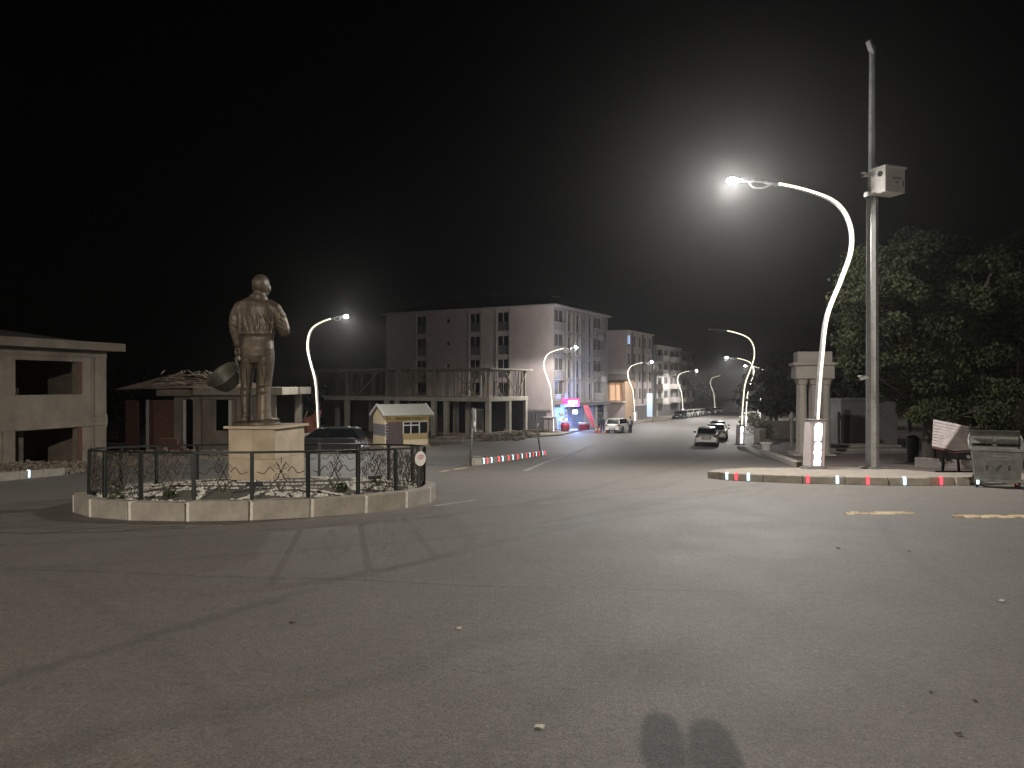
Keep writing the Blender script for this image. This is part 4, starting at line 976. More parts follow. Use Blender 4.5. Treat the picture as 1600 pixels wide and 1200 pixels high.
def rubble(cx, cy, rx, ry, n, s0, s1, h):
    for _ in range(n):
        a = rnd.uniform(0, 6.28); q = math.sqrt(rnd.random()); x, y = cx + rx * q * math.cos(a), cy + ry * q * math.sin(a); s = rnd.uniform(s0, s1)
        m = Matrix.Rotation(rnd.uniform(0, 6), 3, 'Z') @ Matrix.Rotation(rnd.uniform(0, 6), 3, 'X') @ Matrix.Diagonal((s, s * rnd.uniform(.5, 1), s * rnd.uniform(.4, .9)))
        c = Vector((x, y, gz(y) + h * (1 - q) * rnd.random() + s * .2)); rub.add([m @ v + c for v in IV], IF)
rubble(-3, 65.5, 4, 2.5, 130, .08, .4, .5); rubble(0, 70, 2.6, 2.4, 90, .08, .45, .6); rubble(-17, 26.5, 3, 5.2, 1300, .02, .09, .3); rubble(-14.3, 23, .7, 2.4, 160, .03, .12, .1); rubble(-19, 43, 5, 2, 200, .05, .25, .3)
tag(rub.build('rubble', mat('rubble_stone', (.16, .132, .1), .9, var=.3, scale=3)), 'loose rubble and stones strewn over the building plots', 'rubble', kind='stuff')

# unfinished house on the left with raw block walls
lh = bld('raw_concrete_house', 'unfinished two storey concrete house with empty window openings', 'building')
pA = Vector((-19.75, 28.8)); pB = Vector((-18.25, 33.9)); uF = (pB - pA).normalized(); pS = pA - uF * 9; LF = (pB - pS).length
FH = Face(pS, uF, lh); FH.n = Vector((uF.y, -uF.x)); zg = gz(31) - .3; zf = .12; zr = 3.05
def ua(px):     # metres along the facade for a photo column
    s = (px - 800) / F; return (s * pS.y - pS.x) / (uF.x - s * uF.y)
hs = [(ua(24), ua(121), wz(617, 30.7), wz(563, 30.7)), (ua(24), ua(122), zg, zf - .38), (ua(24) - 5, ua(24) - 1.6, wz(617, 30.7), wz(563, 30.7)), (ua(24) - 5, ua(24) - 1.6, zg, zf - .38)]
FH.wall(M_conc2, 0, LF, zg, zr, hs, .3)
FH.part('floor_beam', M_conc2, 0, LF + .02, zf - .36, zf + .02, .004, .06); FH.part('roof_beam', M_conc2, 0, LF + .02, zr - .28, zr, .004, .06)
cw = .62
FH.part('corner_column', M_conc2, LF - cw, LF, zg, zf - .37, .004, .05); FH.part('corner_column', M_conc2, LF - cw, LF, zf + .03, zr - .29, .004, .05)
a = ua(24) - .55; FH.part('column', M_conc2, a, a + .5, zg, zf - .37, .004, .05)
for (z0, z3) in ((zg, zf - .38), (wz(617, 30.7), wz(563, 30.7))): FH.part('brick_edge', M_brick, ua(121) + .01, ua(121) + .22, z0, z3, .004, .03)
FH.part('inner_post', M_conc2, ua(68), ua(75), zg, zf - .4, -1.6, -1.3)
FH.part('back_wall', M_dark, 0, LF, zg, zr, -5.6, -5.4); FH.part('floor', M_conc2, 0, LF, zf - .3, zf - .1, -5.4, -.35)  # near-black back wall paints in the dark of the empty rooms
Face(pB, Vector((-uF.y, uF.x)), lh).wall(M_conc2, .01, 5.6, zg, zr, [])
FH.part('roof_slab', M_conc2, -.4, LF + .4, zr + .003, zr + .36, -6, .75, bevel=.02)
rp0 = [FH.pt(-.2, zr + .37, .3), FH.pt(LF - 1.2, zr + .37, .2), FH.pt(LF - 1, zr + .37, -5.6), FH.pt(-.2, zr + .37, -5.6), FH.pt(0, zr + 1.25, -2.6), FH.pt(LF - 5.5, zr + 1.0, -2.4)]
MB().add(rp0, [(0, 1, 5, 4), (1, 2, 5), (2, 3, 4, 5), (3, 0, 4)]).build('roof', M_roofd, lh)
q = FH.pt(LF + .05, gz(33) + 1.75, -.1); sk = MB(); ball(sk, q, (.12, .12, .42), 8); sk.build('hanging_sack', mat('sack', (.4, .36, .28), .9, var=.2), lh, smooth=True)

# low brick house behind the statue
bh = bld('low_brick_house', 'low half built brick house with a collapsed tile roof behind the statue', 'building')
D_ = 47.; X0, X1 = wx(196, D_), wx(432, D_); zg = gz(D_) - .2; zs = wz(610, D_)
FR = Face((X0, D_), (1, 0), bh); FR.n = Vector((0, -1))
L_ = X1 - X0; ux = lambda px: wx(px, D_) - X0
hs = [(ux(335), ux(357), wz(673, D_), zs - .55), (ux(287), ux(302), zg, zs - .55), (ux(214), ux(228), zg, zs - .6)]
M_raw = mat('patchy_render', (.17, .145, .115), .9, var=.3, scale=.9, bump=.2)
FR.wall(M_raw, ux(302) - 1.2, L_, zg, zs - .3, [h for h in hs if h[0] > ux(280)], .3); 
FR.wall(M_brick, 0, ux(302) - 1.2 - .01, zg, zs - .6, [hs[2]], .3, nm='brick_wall')
for a, b, m in ((ux(303), ux(315), M_conc2), (ux(318), ux(332), M_raw), (ux(371), ux(378), M_conc2), (ux(425), ux(432), M_conc2)): FR.part('column', m, a, b, zg, zs - .31, .004, .14)
for a in (229, 287, 358): FR.part('door_post', M_trim, ux(a), ux(a) + .16, zg, zs - .6, .004, .1)
FR.part('back_wall', M_dark, 0, L_, zg, zs - .3, -6, -5.8); FR.part('corner_column', M_raw, L_ - .4, L_, zg, zs - .3, -5.7, -5.3)  # back wall coloured near black for the unlit interior
FR.part('ring_beam', M_conc2, ux(300), L_, zs - .56, zs - .3, .15, .2)
FR.part('eaves_slab', M_conc, ux(309), ux(447), zs - .28, zs + .2, -5.8, .75, bevel=.02); FR.part('eaves_slab', M_conc2, ux(250), ux(309) - .01, zs - .34, zs + .05, -5.8, .5, bevel=.02)
rp = MB(); rp.add([FR.pt(-.5, zs + .06, .4), FR.pt(ux(375), zs + .21, .2), FR.pt(ux(375), zs + .21, -5.6), FR.pt(-.5, zs + .06, -5.6), FR.pt(1.8, zs + 1.0, -2.2), FR.pt(ux(320), zs + 1.1, -2.4)], [(0, 1, 5, 4), (1, 2, 5), (2, 3, 4, 5), (3, 0, 4)])
rfo = rp.build('roof', mat('broken_tiles', (.16, .11, .08), .95, var=.45, scale=2, bump=1, bscale=6), bh)
for k in range(26):
    a = rnd.uniform(ux(230), ux(350)); dd = rnd.uniform(-1.8, .2); zz = zs + .25 + (.2 - dd) * .36
    MB().beam(FR.pt(a, zz + rnd.uniform(0, .3), dd), FR.pt(a + rnd.uniform(-1, 1.2), zz + rnd.uniform(.0, .55), dd + rnd.uniform(-.5, .4)), .12, .06).build('roof_batten', M_wood, rfo)
# brick stack
bs = thing('brick_stack', 'stepped stack of red bricks before the low house', 'brick stack', (wx(264, 44.5), 44.5, gz(44.5)), R(4))
bmsh = MB().box((0, 0, 0), (.19, .19, .18)).mesh('brick', M_brick, bevel=.008)
for zi in range(5):
    for xi in range(9 - (zi > 1) * 2 - (zi > 2) * 2):
        for yi in range(2): link('brick', bmsh, bs, (-.8 + xi * .2 + (zi > 1) * .2 + (zi > 2) * .2 + random.uniform(-.01, .01), yi * .2, .09 + zi * .185))

# narrow block with lit window, further along the street
def street_block(name, label, px0, d0, ztop, length, side, mwall, mside, ncol, nfl, lit=()):
    b = bld(name, label); p = Vector((wx(px0, d0), d0)); zg = gz(d0 + length / 2) - .4
    f = Face(p, uS, b); g = Face(p + uL * side, -uL, b); h = (ztop - zg - 3.2) / nfl
    holes = []; wl = length / ncol
    for k in range(nfl):
        z = zg + 3.2 + k * h
        for c in range(ncol): holes.append((c * wl + wl * .22, c * wl + wl * .78, z + .5, z + h - .45, k, c))
    f.wall(mwall, 0, length, zg, ztop, [q[:4] for q in holes] + [(wl * .2, length - wl * .2, zg + .5, zg + 2.7)])
    for q in holes: f.window(*q[:4], panel=.4 if (q[5] + q[4]) % 2 else 0, glass=M_litwin if (q[4], q[5]) in lit else None)
    f.part('shopfront', M_shut, wl * .2, length - wl * .2, zg + .5, zg + 2.7, -.2, -.12)
    hg = []
    for k in range(nfl):
        z = zg + 3.2 + k * h; hg.append((side - 5.6, side - 3.6, z + .8, z + h - .5, k))
    g.wall(mside, 0, side, zg, ztop, [q[:4] for q in hg])
    for q in hg: g.window(*q[:4], glass=M_litwin if ('g', q[4]) in lit else None)
    bk = p + uS * length; Face(bk, uL, b).wall(mside, 0, side, zg, ztop, []); Face(bk + uL * side, -uS, b).wall(mside, 0, length, zg, ztop, [])
    q = [p - uS * .3 - uL * .3, p + uS * (length + .3) - uL * .3, p + uS * (length + .3) + uL * (side + .3), p - uS * .3 + uL * (side + .3)]
    MB().add([(*v, ztop) for v in q] + [(*v, ztop + .25) for v in q], [(0, 1, 2, 3), (4, 5, 6, 7), (0, 1, 5, 4), (1, 2, 6, 5), (2, 3, 7, 6), (3, 0, 4, 7)]).build('roof_slab', M_trim, b)
    return b, f, g, zg, h
b2, f2, g2, zg2, h2 = street_block('apartment_block', 'narrow brown apartment block with a blue lit top window', 979, 117, 9.75, 13, 12, M_wall1, M_wall1, 5, 4, lit=(('g', 3), (3, 0)))
for c in range(5): f2.part('pilaster', M_trim if c % 2 else M_shut, c * 2.6 + 2.2, c * 2.6 + 2.75, zg2 + 3, 9.65, .005, .15)
b3, f3, g3, zg3, h3 = street_block('apartment_block', 'apartment block with balconies beyond the narrow brown block', 1026, 140, 8.6, 16, 9, M_wall2, M_wall2, 4, 4)
for k in range(4):
    for c in (0, 2): f3.part('balcony', M_trim, c * 4.25 + .3, c * 4.25 + 4, zg3 + 3.1 + k * h3, zg3 + 4.1 + k * h3, .01, 1.1)
b4, f4, g4, zg4, h4 = street_block('apartment_block', 'farthest balconied apartment block in the street row', 1058, 163, 8.6, 12, 10, M_wall2, M_wall1, 3, 4)
for k in range(4): f4.part('balcony', M_trim, 3, 9.5, zg4 + 3.1 + k * h4, zg4 + 4.0 + k * h4, .01, 1.2)
# low ochre building
lo = bld('ochre_house', 'two storey ochre house with a warmly lit balcony door', 'building'); p = Vector((wx(977, 112), 112)); zg = gz(113) - .3
f = Face(p + uL * 8.5, -uL, lo); f.wall(M_ochre, 0, 8.5, -1.0, 2.2, [(6.0, 8.0, -.95, 1.9), (2, 4, -.2, 1.5)]); f.wall(M_wall1, 0, 8.5, zg, -1.01, [(1, 4, zg + .3, -1.5)], nm='ground_floor_wall')
f.window(6.0, 8.0, -.95, 1.9, glass=M_litwarm, frame=M_ochre); f.window(2, 4, -.2, 1.5); f.part('shopfront', M_shut, 1, 4, zg + .3, -1.5, -.2, -.1)
f.part('balcony_slab', M_trim, .3, 8.5, -1.15, -1.0, .01, .9)
ac = f.part('air_conditioner', M_white, 4.4, 5.4, -.6, .2, .06, .4); MB().lathe([(.02, 0), (.26, 0), (.28, .02), (.02, .02)], 16, f.pt(4.85, -.2, .42), Matrix.Rotation(R(90), 3, 'X')).build('fan_grille', M_grey, ac)
g = Face(p, uS, lo); g.wall(M_ochre, 0, 4.0, zg, 2.2, [])
q = [p - uS * .4 - uL * .4, p + uS * 4.0 - uL * .1, p + uS * 4.0 + uL * 8.9, p - uS * .4 + uL * 8.9]
MB().add([(*v, 2.21) for v in q] + [(*(q[0] + uS * 1), 3.1), (*(q[1]), 3.2), (*(q[2]), 3.2), (*(q[3] + uS * 1), 3.1)], [(0, 1, 2, 3), (4, 5, 6, 7), (0, 1, 5, 4), (1, 2, 6, 5), (2, 3, 7, 6), (3, 0, 4, 7)]).build('roof', M_roofd, lo)
# far red brick house, pale shed
rb = bld('brick_house', 'dim red brick house at the far end of the street', 'building'); d = 215; x0, x1 = wx(1080, d), wx(1112, d)
f = Face((x0, d), (1, 0), rb); f.n = Vector((0, -1)); f.wall(M_brick, 0, x1 - x0, gz(d) - .5, wz(580, d), [(1, 2.2, 0, 1.5), (3.5, 4.7, 0, 1.5)]); f.window(1, 2.2, 0, 1.5); f.window(3.5, 4.7, 0, 1.5)
f.part('back_wall', M_brick, 0, x1 - x0, gz(d) - .5, wz(580, d), -6, -5.8); f.part('roof', M_roofd, -.4, x1 - x0 + .4, wz(580, d), wz(580, d) + .4, -6, .4)
ws = bld('pale_shed', 'pale gabled shed closing the far end of the street', 'shed'); d = 190; x0, x1 = wx(1139, d), wx(1166, d); zg = gz(d) - .3
f = Face((x0, d), (1, 0), ws); f.n = Vector((0, -1)); f.wall(M_white, 0, x1 - x0, zg, wz(631, d), [(1.8, 2.6, wz(640, d), wz(636, d))]); f.window(1.8, 2.6, wz(640, d), wz(636, d), mull=False)
f.part('back_wall', M_white, 0, x1 - x0, zg, wz(631, d), -5, -4.8)
MB().add([f.pt(-.3, wz(631, d), .3), f.pt(x1 - x0 + .3, wz(631, d), .3), f.pt(x1 - x0 + .3, wz(631, d), -5), f.pt(-.3, wz(631, d), -5), f.pt(1.2, wz(626, d), -2.4), f.pt(x1 - x0 - 1, wz(626, d), -2.4)], [(0, 1, 5, 4), (1, 2, 5), (2, 3, 4, 5), (3, 0, 4)]).build('roof', M_trim, ws)

# ------------------------------------------------------------------ shop goods, signs, cones
def fpt(px, d): return wx(px, d), d
sg = thing('shop_sign', 'glowing pink shop sign above the blue lit shop', 'sign', FS.pt(2.4, -1.0, 1.0), math.atan2(uS.y, uS.x) - R(50))
MB().span(-.95, .95, -.12, .12, .1, 1.0).build('panel', M_pink, sg, bevel=.02); MB().span(-.35, .7, -.15, -.125, .4, .8).build('white_print', M_signw, sg); MB().span(-.6, .4, -.145, -.125, .18, .3).build('white_print', M_signw, sg)
MB().beam((0, .1, .5), (.6, .9, .5), .08).build('bracket', M_grey, sg)
fld = thing('shop_floodlight', 'glaring white floodlight under the pink shop sign', 'floodlight', FS.pt(2.9, -1.5, 1.3), 0)
MB().box((0, 0, 0), (.5, .2, .4)).build('housing', M_grey, fld); MB().box((0, -.115, 0), (.42, .03, .32)).build('lens', M_flood, fld); MB().beam((0, .1, 0), (.5, .7, .3), .06).build('arm', M_grey, fld)
l = bpy.data.lights.new('shop_light', 'POINT'); l.energy = 1500; l.color = (.22, .4, 1); l.shadow_soft_size = .2; o = link('shop_light', l, fld); o.location = (.1, -.5, -.05)
x, y = fpt(882, 79.5)
wk = thing('display_rack', 'white lit display rack with a red drum at the shop door', 'rack', (x, y, gz(y) + .12), R(20))
for k in range(4): MB().box((0, .2, .5 + k * .55), (1.0 - .12 * k, .4, .05)).build('shelf', M_white, wk)
for s in (-1, 1): MB().beam((s * .5, .2, 0), (s * .35, .2, 2.3), .05).build('upright', M_white, wk)
for k in range(10): MB().box((-.4 + (k % 4) * .22, .15, .66 + (k // 4) * .55), (.16, .2, .24)).build('goods', [M_white, M_signw, M_cream][k % 3], wk)
dr = thing('red_drum', 'squat red drum standing at the shop door', 'drum', (wx(883, 78.9), 78.9, gz(78.9) + .12), 0); MB().lathe([(.02, 0), (.38, 0), (.48, .3), (.48, .6), (.38, .9), (.02, .9)], 18).build('body', mat('red_plastic', (.4, .04, .07), .4, var=.1), dr, smooth=True); MB().lathe([(.4, .9), (.42, .94), (.02, .95)], 18).build('lid', M_white, dr)
x, y = fpt(912, 81); cr = thing('red_freezer', 'red chest freezer with pale lid before the shop wall', 'freezer', (x, y, gz(y) + .12), R(15)); cr.scale = (.75, .75, .75); MB().span(-.75, .75, -.35, .35, .05, .85).build('body', mat('freezer_red', (.25, .03, .06), .4, var=.1), cr, bevel=.03); MB().span(-.72, .72, -.33, .33, .86, 1.1).build('lid', M_white, cr, bevel=.04)
x, y = fpt(928.5, 79.8); fg = thing('feather_flag', 'tall pink red feather flag leaning on the pavement', 'flag', (x, y, gz(y) + .1), R(10))
MB().tube([(0, 0, 0), (-.25, 0, 1.2), (-.75, 0, 2.4), (-.95, 0, 2.75)], .03, 6).build('pole', M_grey, fg)
fv = []; 
for i in range(11):
    f_ = i / 10; z = .45 + 2.3 * f_; xc = -.06 - .88 * f_ ** 1.15; w = .22 + .26 * math.sin(f_ * 2.6); fv.append(((xc - w * .75, .03 * math.sin(i), z), (xc + w * .6, .03 * math.cos(i), z)))
mb = MB()
for i in range(11): mb.v += [fv[i][0], fv[i][1], (fv[i][1][0], fv[i][1][1] + .015, fv[i][1][2]), (fv[i][0][0], fv[i][0][1] + .015, fv[i][0][2])]
for i in range(10):
    for k in range(4): mb.f.append((i * 4 + k, i * 4 + (k + 1) % 4, i * 4 + 4 + (k + 1) % 4, i * 4 + 4 + k))
mb.f += [(3, 2, 1, 0), (40, 41, 42, 43)]
mb.build('cloth', mat('flag_cloth', (.75, .16, .24), .7, var=.1), fg)
def cone(px, d, label):
    t = thing('traffic_cone', label, 'traffic cone', (wx(px, d), d, gz(d)), 0, 'traffic cones near the hatchback')
    MB().box((0, 0, .02), (.38, .38, .04)).build('base', M_black, t); MB().lathe([(.15, .04), (.035, .72), (.01, .73)], 14).build('body', mat('cone_red', (.6, .1, .06), .5, var=.05), t, smooth=True, angle=40); MB().lathe([(.113, .3), (.085, .47), (.08, .47), (.1, .3)], 14).build('band', M_white, t)
cone(931.5, 77.5, 'traffic cone beside the foot of the feather flag'); cone(936.5, 77.2, 'traffic cone just before the dark dressed person'); cone(948, 77.6, 'traffic cone close to the front wheel of the white hatchback')
# cabinet by the second lamp
x, y = fpt(855, 76.5); cb = thing('utility_cabinet', 'grey utility cabinet beside the lamp near the shop', 'cabinet', (x, y, gz(y) + .1), R(25)); MB().span(-.55, .55, -.3, .3, 0, 1.5).build('body', M_wall2, cb, bevel=.03); MB().span(-.6, .6, -.35, .35, 1.5, 1.58).build('cap', M_trim, cb); MB().span(-.02, .02, -.32, -.3, .1, 1.4).build('door_gap', M_dark, cb)
# banner sign and pole down the street
x, y = fpt(1015, 110); bn = thing('banner_sign', 'pale blue upright banner before the narrow brown block', 'sign', (x, y, gz(y)), R(20)); MB().span(-.45, .45, -.03, .03, .8, 4.2).build('panel', mat('banner', (.5, .62, .75), .5, var=.05, emit=(.5, .7, .9), estr=.3), bn); MB().beam((.55, 0, 0), (.55, 0, 4.6), .09).build('post', M_grey, bn)

# sign posts on the median
def signpost(px, d, top, lean, label, face):
    t = thing('sign_post', label, 'sign post', (wx(px, d), d, gz(d) + .05), 0); h = wz(top, d) - gz(d) - .05
    MB().tube([(0, 0, 0), (lean, 0, h)], .045, 10).build('post', M_grey, t, smooth=True)
    MB().box((lean * .82 + .03, 0, h * .82), (.03, .55, .7), Matrix.Rotation(face, 3, 'Z')).build('sign_plate', M_grey, t)
    MB().box((lean * .7 + .1, -.04, h * .72), (.07, .05, .17)).build('reflector', M_white, t); return t
signpost(735, 28.6, 637, .1, 'straight grey sign post at the near tip of the lit median', R(2)); signpost(845, 41.6, 645, -.36, 'leaning grey sign post at the far tip of the lit median', R(3))
bl_ = thing('marker_box', 'squat grey marker box at the near tip of the lit median', 'marker', (wx(742, 29.2), 29.2, gz(29.2)), R(10)); MB().span(-.2, .25, -.2, .2, 0, .34).build('body', M_kerb, bl_, bevel=.03); MB().span(-.22, .27, -.22, .22, .34, .37).build('cap', M_grey, bl_)

# ------------------------------------------------------------------ tall camera pole
d = 22.7; X = wx(1363, d); cpz = gz(d) + .2
cp = thing('camera_pole', 'tall grey octagonal mast with a white cabinet and cameras', 'mast', (X, d, cpz), R(8))
H_ = wz(72, d) - cpz; hc = wz(312, d) - cpz
MB().tube([(0, 0, 0), (0, 0, hc)], [.19, .165], 8).build('mast', M_pole, cp); MB().tube([(0, 0, hc), (.0, 0, H_)], [.13, .085], 8).build('upper_mast', M_pole, cp)
MB().box((0, 0, .03), (.5, .5, .06)).build('base_plate', M_grey, cp, bevel=.01)
MB().box((-.07, -.02, H_ - .05), (.1, .2, .42), Matrix.Rotation(R(-22), 3, 'Y')).build('floodlight', M_pole, cp, bevel=.02)
cz0, cz1 = wz(308, d) - cpz, wz(271, d) - cpz
rc = Matrix.Rotation(R(12), 3, 'Z')
cab = MB().box((.26, -.35, (cz0 + cz1) / 2), (.76, .56, cz1 - cz0), rc).build('cabinet', M_white, cp, bevel=.015)
MB().box((.26, -.35, cz1 + .03), (.84, .64, .06), rc).build('cabinet_lid', M_white, cab, bevel=.01)
for off, w, zz in ((0, .34, .42), (0, .12, .3)):
    c = rc @ Vector((.05 + off, -.286, 0)); MB().box((.26 + c.x, -.35 + c.y, cz0 + zz), (w, .008, .05), rc).build('stencil_line', M_grey, cab)
c = rc @ Vector((.3, -.286, 0)); MB().box((.26 + c.x, -.35 + c.y, cz0 + .28), (.03, .01, .16), rc).build('latch', M_black, cab)
c = rc @ Vector((-.385, -.1, 0)); MB().lathe([(.01, 0), (.08, 0), (.08, .05), (.01, .05)], 14, (.26 + c.x - .02, -.35 + c.y, cz1 - .16), rc @ Matrix.Rotation(R(90), 3, 'Y')).build('vent', M_black, cab)
def cctv(z, dx, dy, L_=.3, nm='bullet_camera', label=None):
    a = Vector((dx, dy, 0)).normalized(); b = Vector((a.x * .17, a.y * .17, z))
    o = MB().beam(b, b + a * .14, .05).build(nm, M_white, cp)
    MB().tube([b + a * .12, b + a * (.12 + L_) + Vector((0, 0, -.04))], .05, 10).build('camera_body', M_white, o, smooth=True, angle=40); MB().tube([b + a * (.12 + L_) + Vector((0, 0, -.04)), b + a * (.14 + L_) + Vector((0, 0, -.043))], .042, 10).build('lens', M_black, o)
    MB().box(b + a * (.16 + L_ / 2) + Vector((0, 0, .045)), (L_ * .9, .12, .015), Matrix.Rotation(math.atan2(a.y, a.x), 3, 'Z')).build('sun_shield', M_white, o)
cctv(wz(590, d) - cpz, -1, -.35, .26); cctv(cz1 - .1, -1, -.5, .22); cctv(cz1 - .14, 1, .1, .75)
dm = MB().beam((-.12, -.1, cz0 + .02), (-.34, -.28, cz0 + .02), .06).build('dome_camera', M_white, cp); MB().lathe([(.03, .1), (.09, .08), (.11, -.02), (.1, -.05)], 14, (-.34, -.28, cz0 - .02)).build('dome_cap', M_white, dm, smooth=True); ds = MB(); ball(ds, (-.34, -.28, cz0 - .08), .085, 10); ds.build('dome_glass', M_glass, dm, smooth=True)

# ------------------------------------------------------------------ waste container
d = 18.15; wc = thing('waste_container', 'dented galvanised waste container on wheels with its lid open', 'waste container', (wx(1557, d), d, gz(d)), R(-28)); wc.scale = (.9, .9, .9)
Wt, Wb, Dt, Db = .58, .5, .46, .36; zb0, zt0 = .24, 1.02
def rect(w, dd, z, oy=0): return [(-w, -dd + oy, z), (w, -dd + oy, z), (w, dd + oy, z), (-w, dd + oy, z)]
MB().rings([rect(Wb, Db, zb0), rect(Wt, Dt, zt0), rect(Wt - .03, Dt - .03, zt0), rect(Wb - .03, Db - .03, zb0 + .04)], cap=False).build('tub', M_galv, wc); MB().add(rect(Wb - .02, Db - .02, zb0 + .02) + rect(Wb - .02, Db - .02, zb0 + .035), [(0, 1, 2, 3), (4, 5, 6, 7), (0, 1, 5, 4), (1, 2, 6, 5), (2, 3, 7, 6), (3, 0, 4, 7)]).build('bottom', M_galv, wc)
rim = MB()
for a, b in (((-Wt - .03, -Dt - .02, zt0), (Wt + .03, -Dt - .02, zt0)), ((Wt + .01, -Dt, zt0), (Wt + .01, Dt, zt0)), ((-Wt - .03, Dt + .02, zt0), (Wt + .03, Dt + .02, zt0)), ((-Wt - .01, -Dt, zt0), (-Wt - .01, Dt, zt0))): rim.beam(a, b, .06, .08)
rim.build('rim', M_galv, wc, bevel=.015)
for s in (-1, 1):
    MB().prism([(-Dt, zt0 - .02), (Dt, zt0 - .02), (Dt * .9, zt0 + .28), (Dt * .4, zt0 + .22)], 0, s * Wt - .02 + s * .02, s * Wt + .02 + s * .02).build('end_cheek', M_galv, wc)
    MB().box((s * (Wt + .06), -.05, .78), (.07, .3, .06)).build('lifting_bar', M_galv, wc); 
fr = MB(); fr.beam((-.26, -.462, .86), (.26, -.462, .86), .02, .03).beam((-.26, -.452, .78), (.26, -.452, .78), .02, .03).beam((-.26, -.455, .78), (-.26, -.455, .87), .02, .03).beam((.26, -.455, .78), (.26, -.455, .87), .02, .03)
fr.build('pressed_frame', M_galv, wc)
M_sten = mat('stencil_dark', (.05, .05, .05), .8, var=.2)
tl = math.atan2(zt0 - zb0, Dt - Db)
def frontpt(x, z): return (x, -(Db + (Dt - Db) * (z - zb0) / (zt0 - zb0)) - .006, z)
for x in (-.24, .25): MB().beam(frontpt(x, .48), frontpt(x, .62), .06, .006, up=(0, 1, 0)).build('stencil_mark', M_sten, wc)
MB().beam(frontpt(-.04, .46), frontpt(.08, .63), .05, .006, up=(0, 1, 0)).beam(frontpt(.0, .6), frontpt(.02, .54), .04, .006, up=(0, 1, 0)).build('stencil_mark', M_sten, wc)
MB().prism([(-.3, -.0), (-.36, .0), (-.36, .14), (-.28, .2)], 0, -.46, .46).build('skirt', M_galv, wc, loc=(0, 0, .16))
for sx in (-1, 1):
    for sy in (-1, 1):
        w = MB().lathe([(.02, -.03), (.095, -.03), (.1, -.015), (.1, .015), (.095, .03), (.02, .03)], 16, rot=Matrix.Rotation(R(90), 3, 'Y')).build('wheel', M_black, wc, (sx * .47, sy * .33, .1), smooth=True, angle=40)
        MB().box((sx * .47, sy * .33, .2), (.12, .1, .14)).build('castor_bracket', M_galv, wc)
ld = MB()
for k in range(9):
    a0 = R(-12 + k * 12); 
rs = []
for k in range(9):
    f_ = k / 8; y = Dt - .02 + .13 * math.sin(f_ * math.pi) + .02; z = zt0 + .1 + .36 * f_; rs.append((y, z))
ld.prism([(y, z) for y, z in rs] + [(y + .025, z + .004) for y, z in reversed(rs)], 0, -Wt, Wt)
lid = ld.build('lid', M_galv, wc, bevel=.004)
MB().beam((-Wt * .95, Dt + .12, zt0 + .2), (-.06, Dt + .12, zt0 + .2), .03, .03).beam((.06, Dt + .12, zt0 + .2), (Wt * .95, Dt + .12, zt0 + .2), .03, .03).build('lid_rib', M_galv, lid); MB().beam((0, Dt + .03, zt0), (0, Dt + .13, zt0 + .3), .09, .03).build('hinge', M_galv, wc)
for s in (-1, 1):
    MB().tube([(s * (Wt + .02), .1, zt0 - .05), (s * (Wt + .05), .3, zt0 + .2), (s * (Wt), Dt + .02, zt0 + .34)], .025, 8).build('side_arm', M_galv, wc)
# two marker lights by its wheels belong to the sunken kerb end
me = struct(link('kerb_end', None)); tag(me, 'flush kerb end with one white and one red marker beside the container', 'kerb')
for px, dd, m_ in ((1528, 17.95, M_ledw), (1590, 17.75, M_ledr)): MB().box((wx(px, dd), dd, gz(dd) + .13), (.05, .06, .1)).build('marker_light', m_, me, bevel=.01)
MB().span(wx(1522, 18), wx(1600, 18), 18.75, 18.95, gz(18.8) - .1, gz(18.8) + .06).build('kerb_stone', M_kerb, me, bevel=.01)

# ------------------------------------------------------------------ plaza: slatted seat, gate, low walls, pots
d = 23.6; z0 = gz(d) + .1
sb = thing('slatted_bench', 'pale slatted curved bench back on dark steel legs under the tree', 'bench', (0, 0, 0))
A, B_, C_, Dp = Vector((wx(1459, 24), 24, wz(655, 24))), Vector((wx(1513, 23.0), 23.0, wz(666, 23))), Vector((wx(1521, 22.6), 22.6, wz(703, 22.6))), Vector((wx(1457, 23.4), 23.4, wz(697, 23.4)))
for k in range(9):
    f0, f1 = k / 9 + .008, (k + 1) / 9 - .008
    p0, p1, q0, q1 = A.lerp(Dp, f0), A.lerp(Dp, f1), B_.lerp(C_, f0), B_.lerp(C_, f1); mid0 = p0.lerp(q0, .5) + Vector((0, -.1, -.06 * f0)); mid1 = p1.lerp(q1, .5) + Vector((0, -.1, -.09 * f1)); n = Vector((0, .03, 0))
    MB().rings([[p0, p1, p1 + n, p0 + n], [mid0, mid1, mid1 + n, mid0 + n], [q0, q1, q1 + n, q0 + n]]).build('slat', mat('bench_slat', (.24, .205, .2), .7, var=.25, scale=5), sb)
MB().tube([Dp + Vector((0, 0, -.04)), Dp.lerp(C_, .5) + Vector((0, -.1, -.14)), C_ + Vector((0, 0, -.04))], .03, 8).build('edge_rail', mat('maroon_steel', (.09, .03, .03), .5, var=.1), sb, smooth=True)
mid = Dp.lerp(C_, .5)
for ox in (-.22, .12): MB().tube([mid + Vector((ox, 0, -.1)), mid + Vector((ox - .06 + .1 * (ox > 0), 0, -.3)), Vector((mid.x + ox - .08 + .16 * (ox > 0), mid.y, gz(mid.y) + .06))], .04, 8).build('leg', M_iron, sb, smooth=True)
MB().beam((mid.x - .5, mid.y, gz(mid.y) + .09), (mid.x + .7, mid.y, gz(mid.y) + .09), .1, .06).build('foot_bar', M_iron, sb)
wl = tag(MB().beam((wx(1432, 27), 27, gz(27) + .2), (wx(1560, 24.4), 24.4, gz(24.4) + .12), .25, .4).build('low_wall', mat('dull_stone', (.13, .115, .105), .85, var=.2), bevel=.03), 'low dull garden wall running diagonally behind the slatted bench', 'wall')
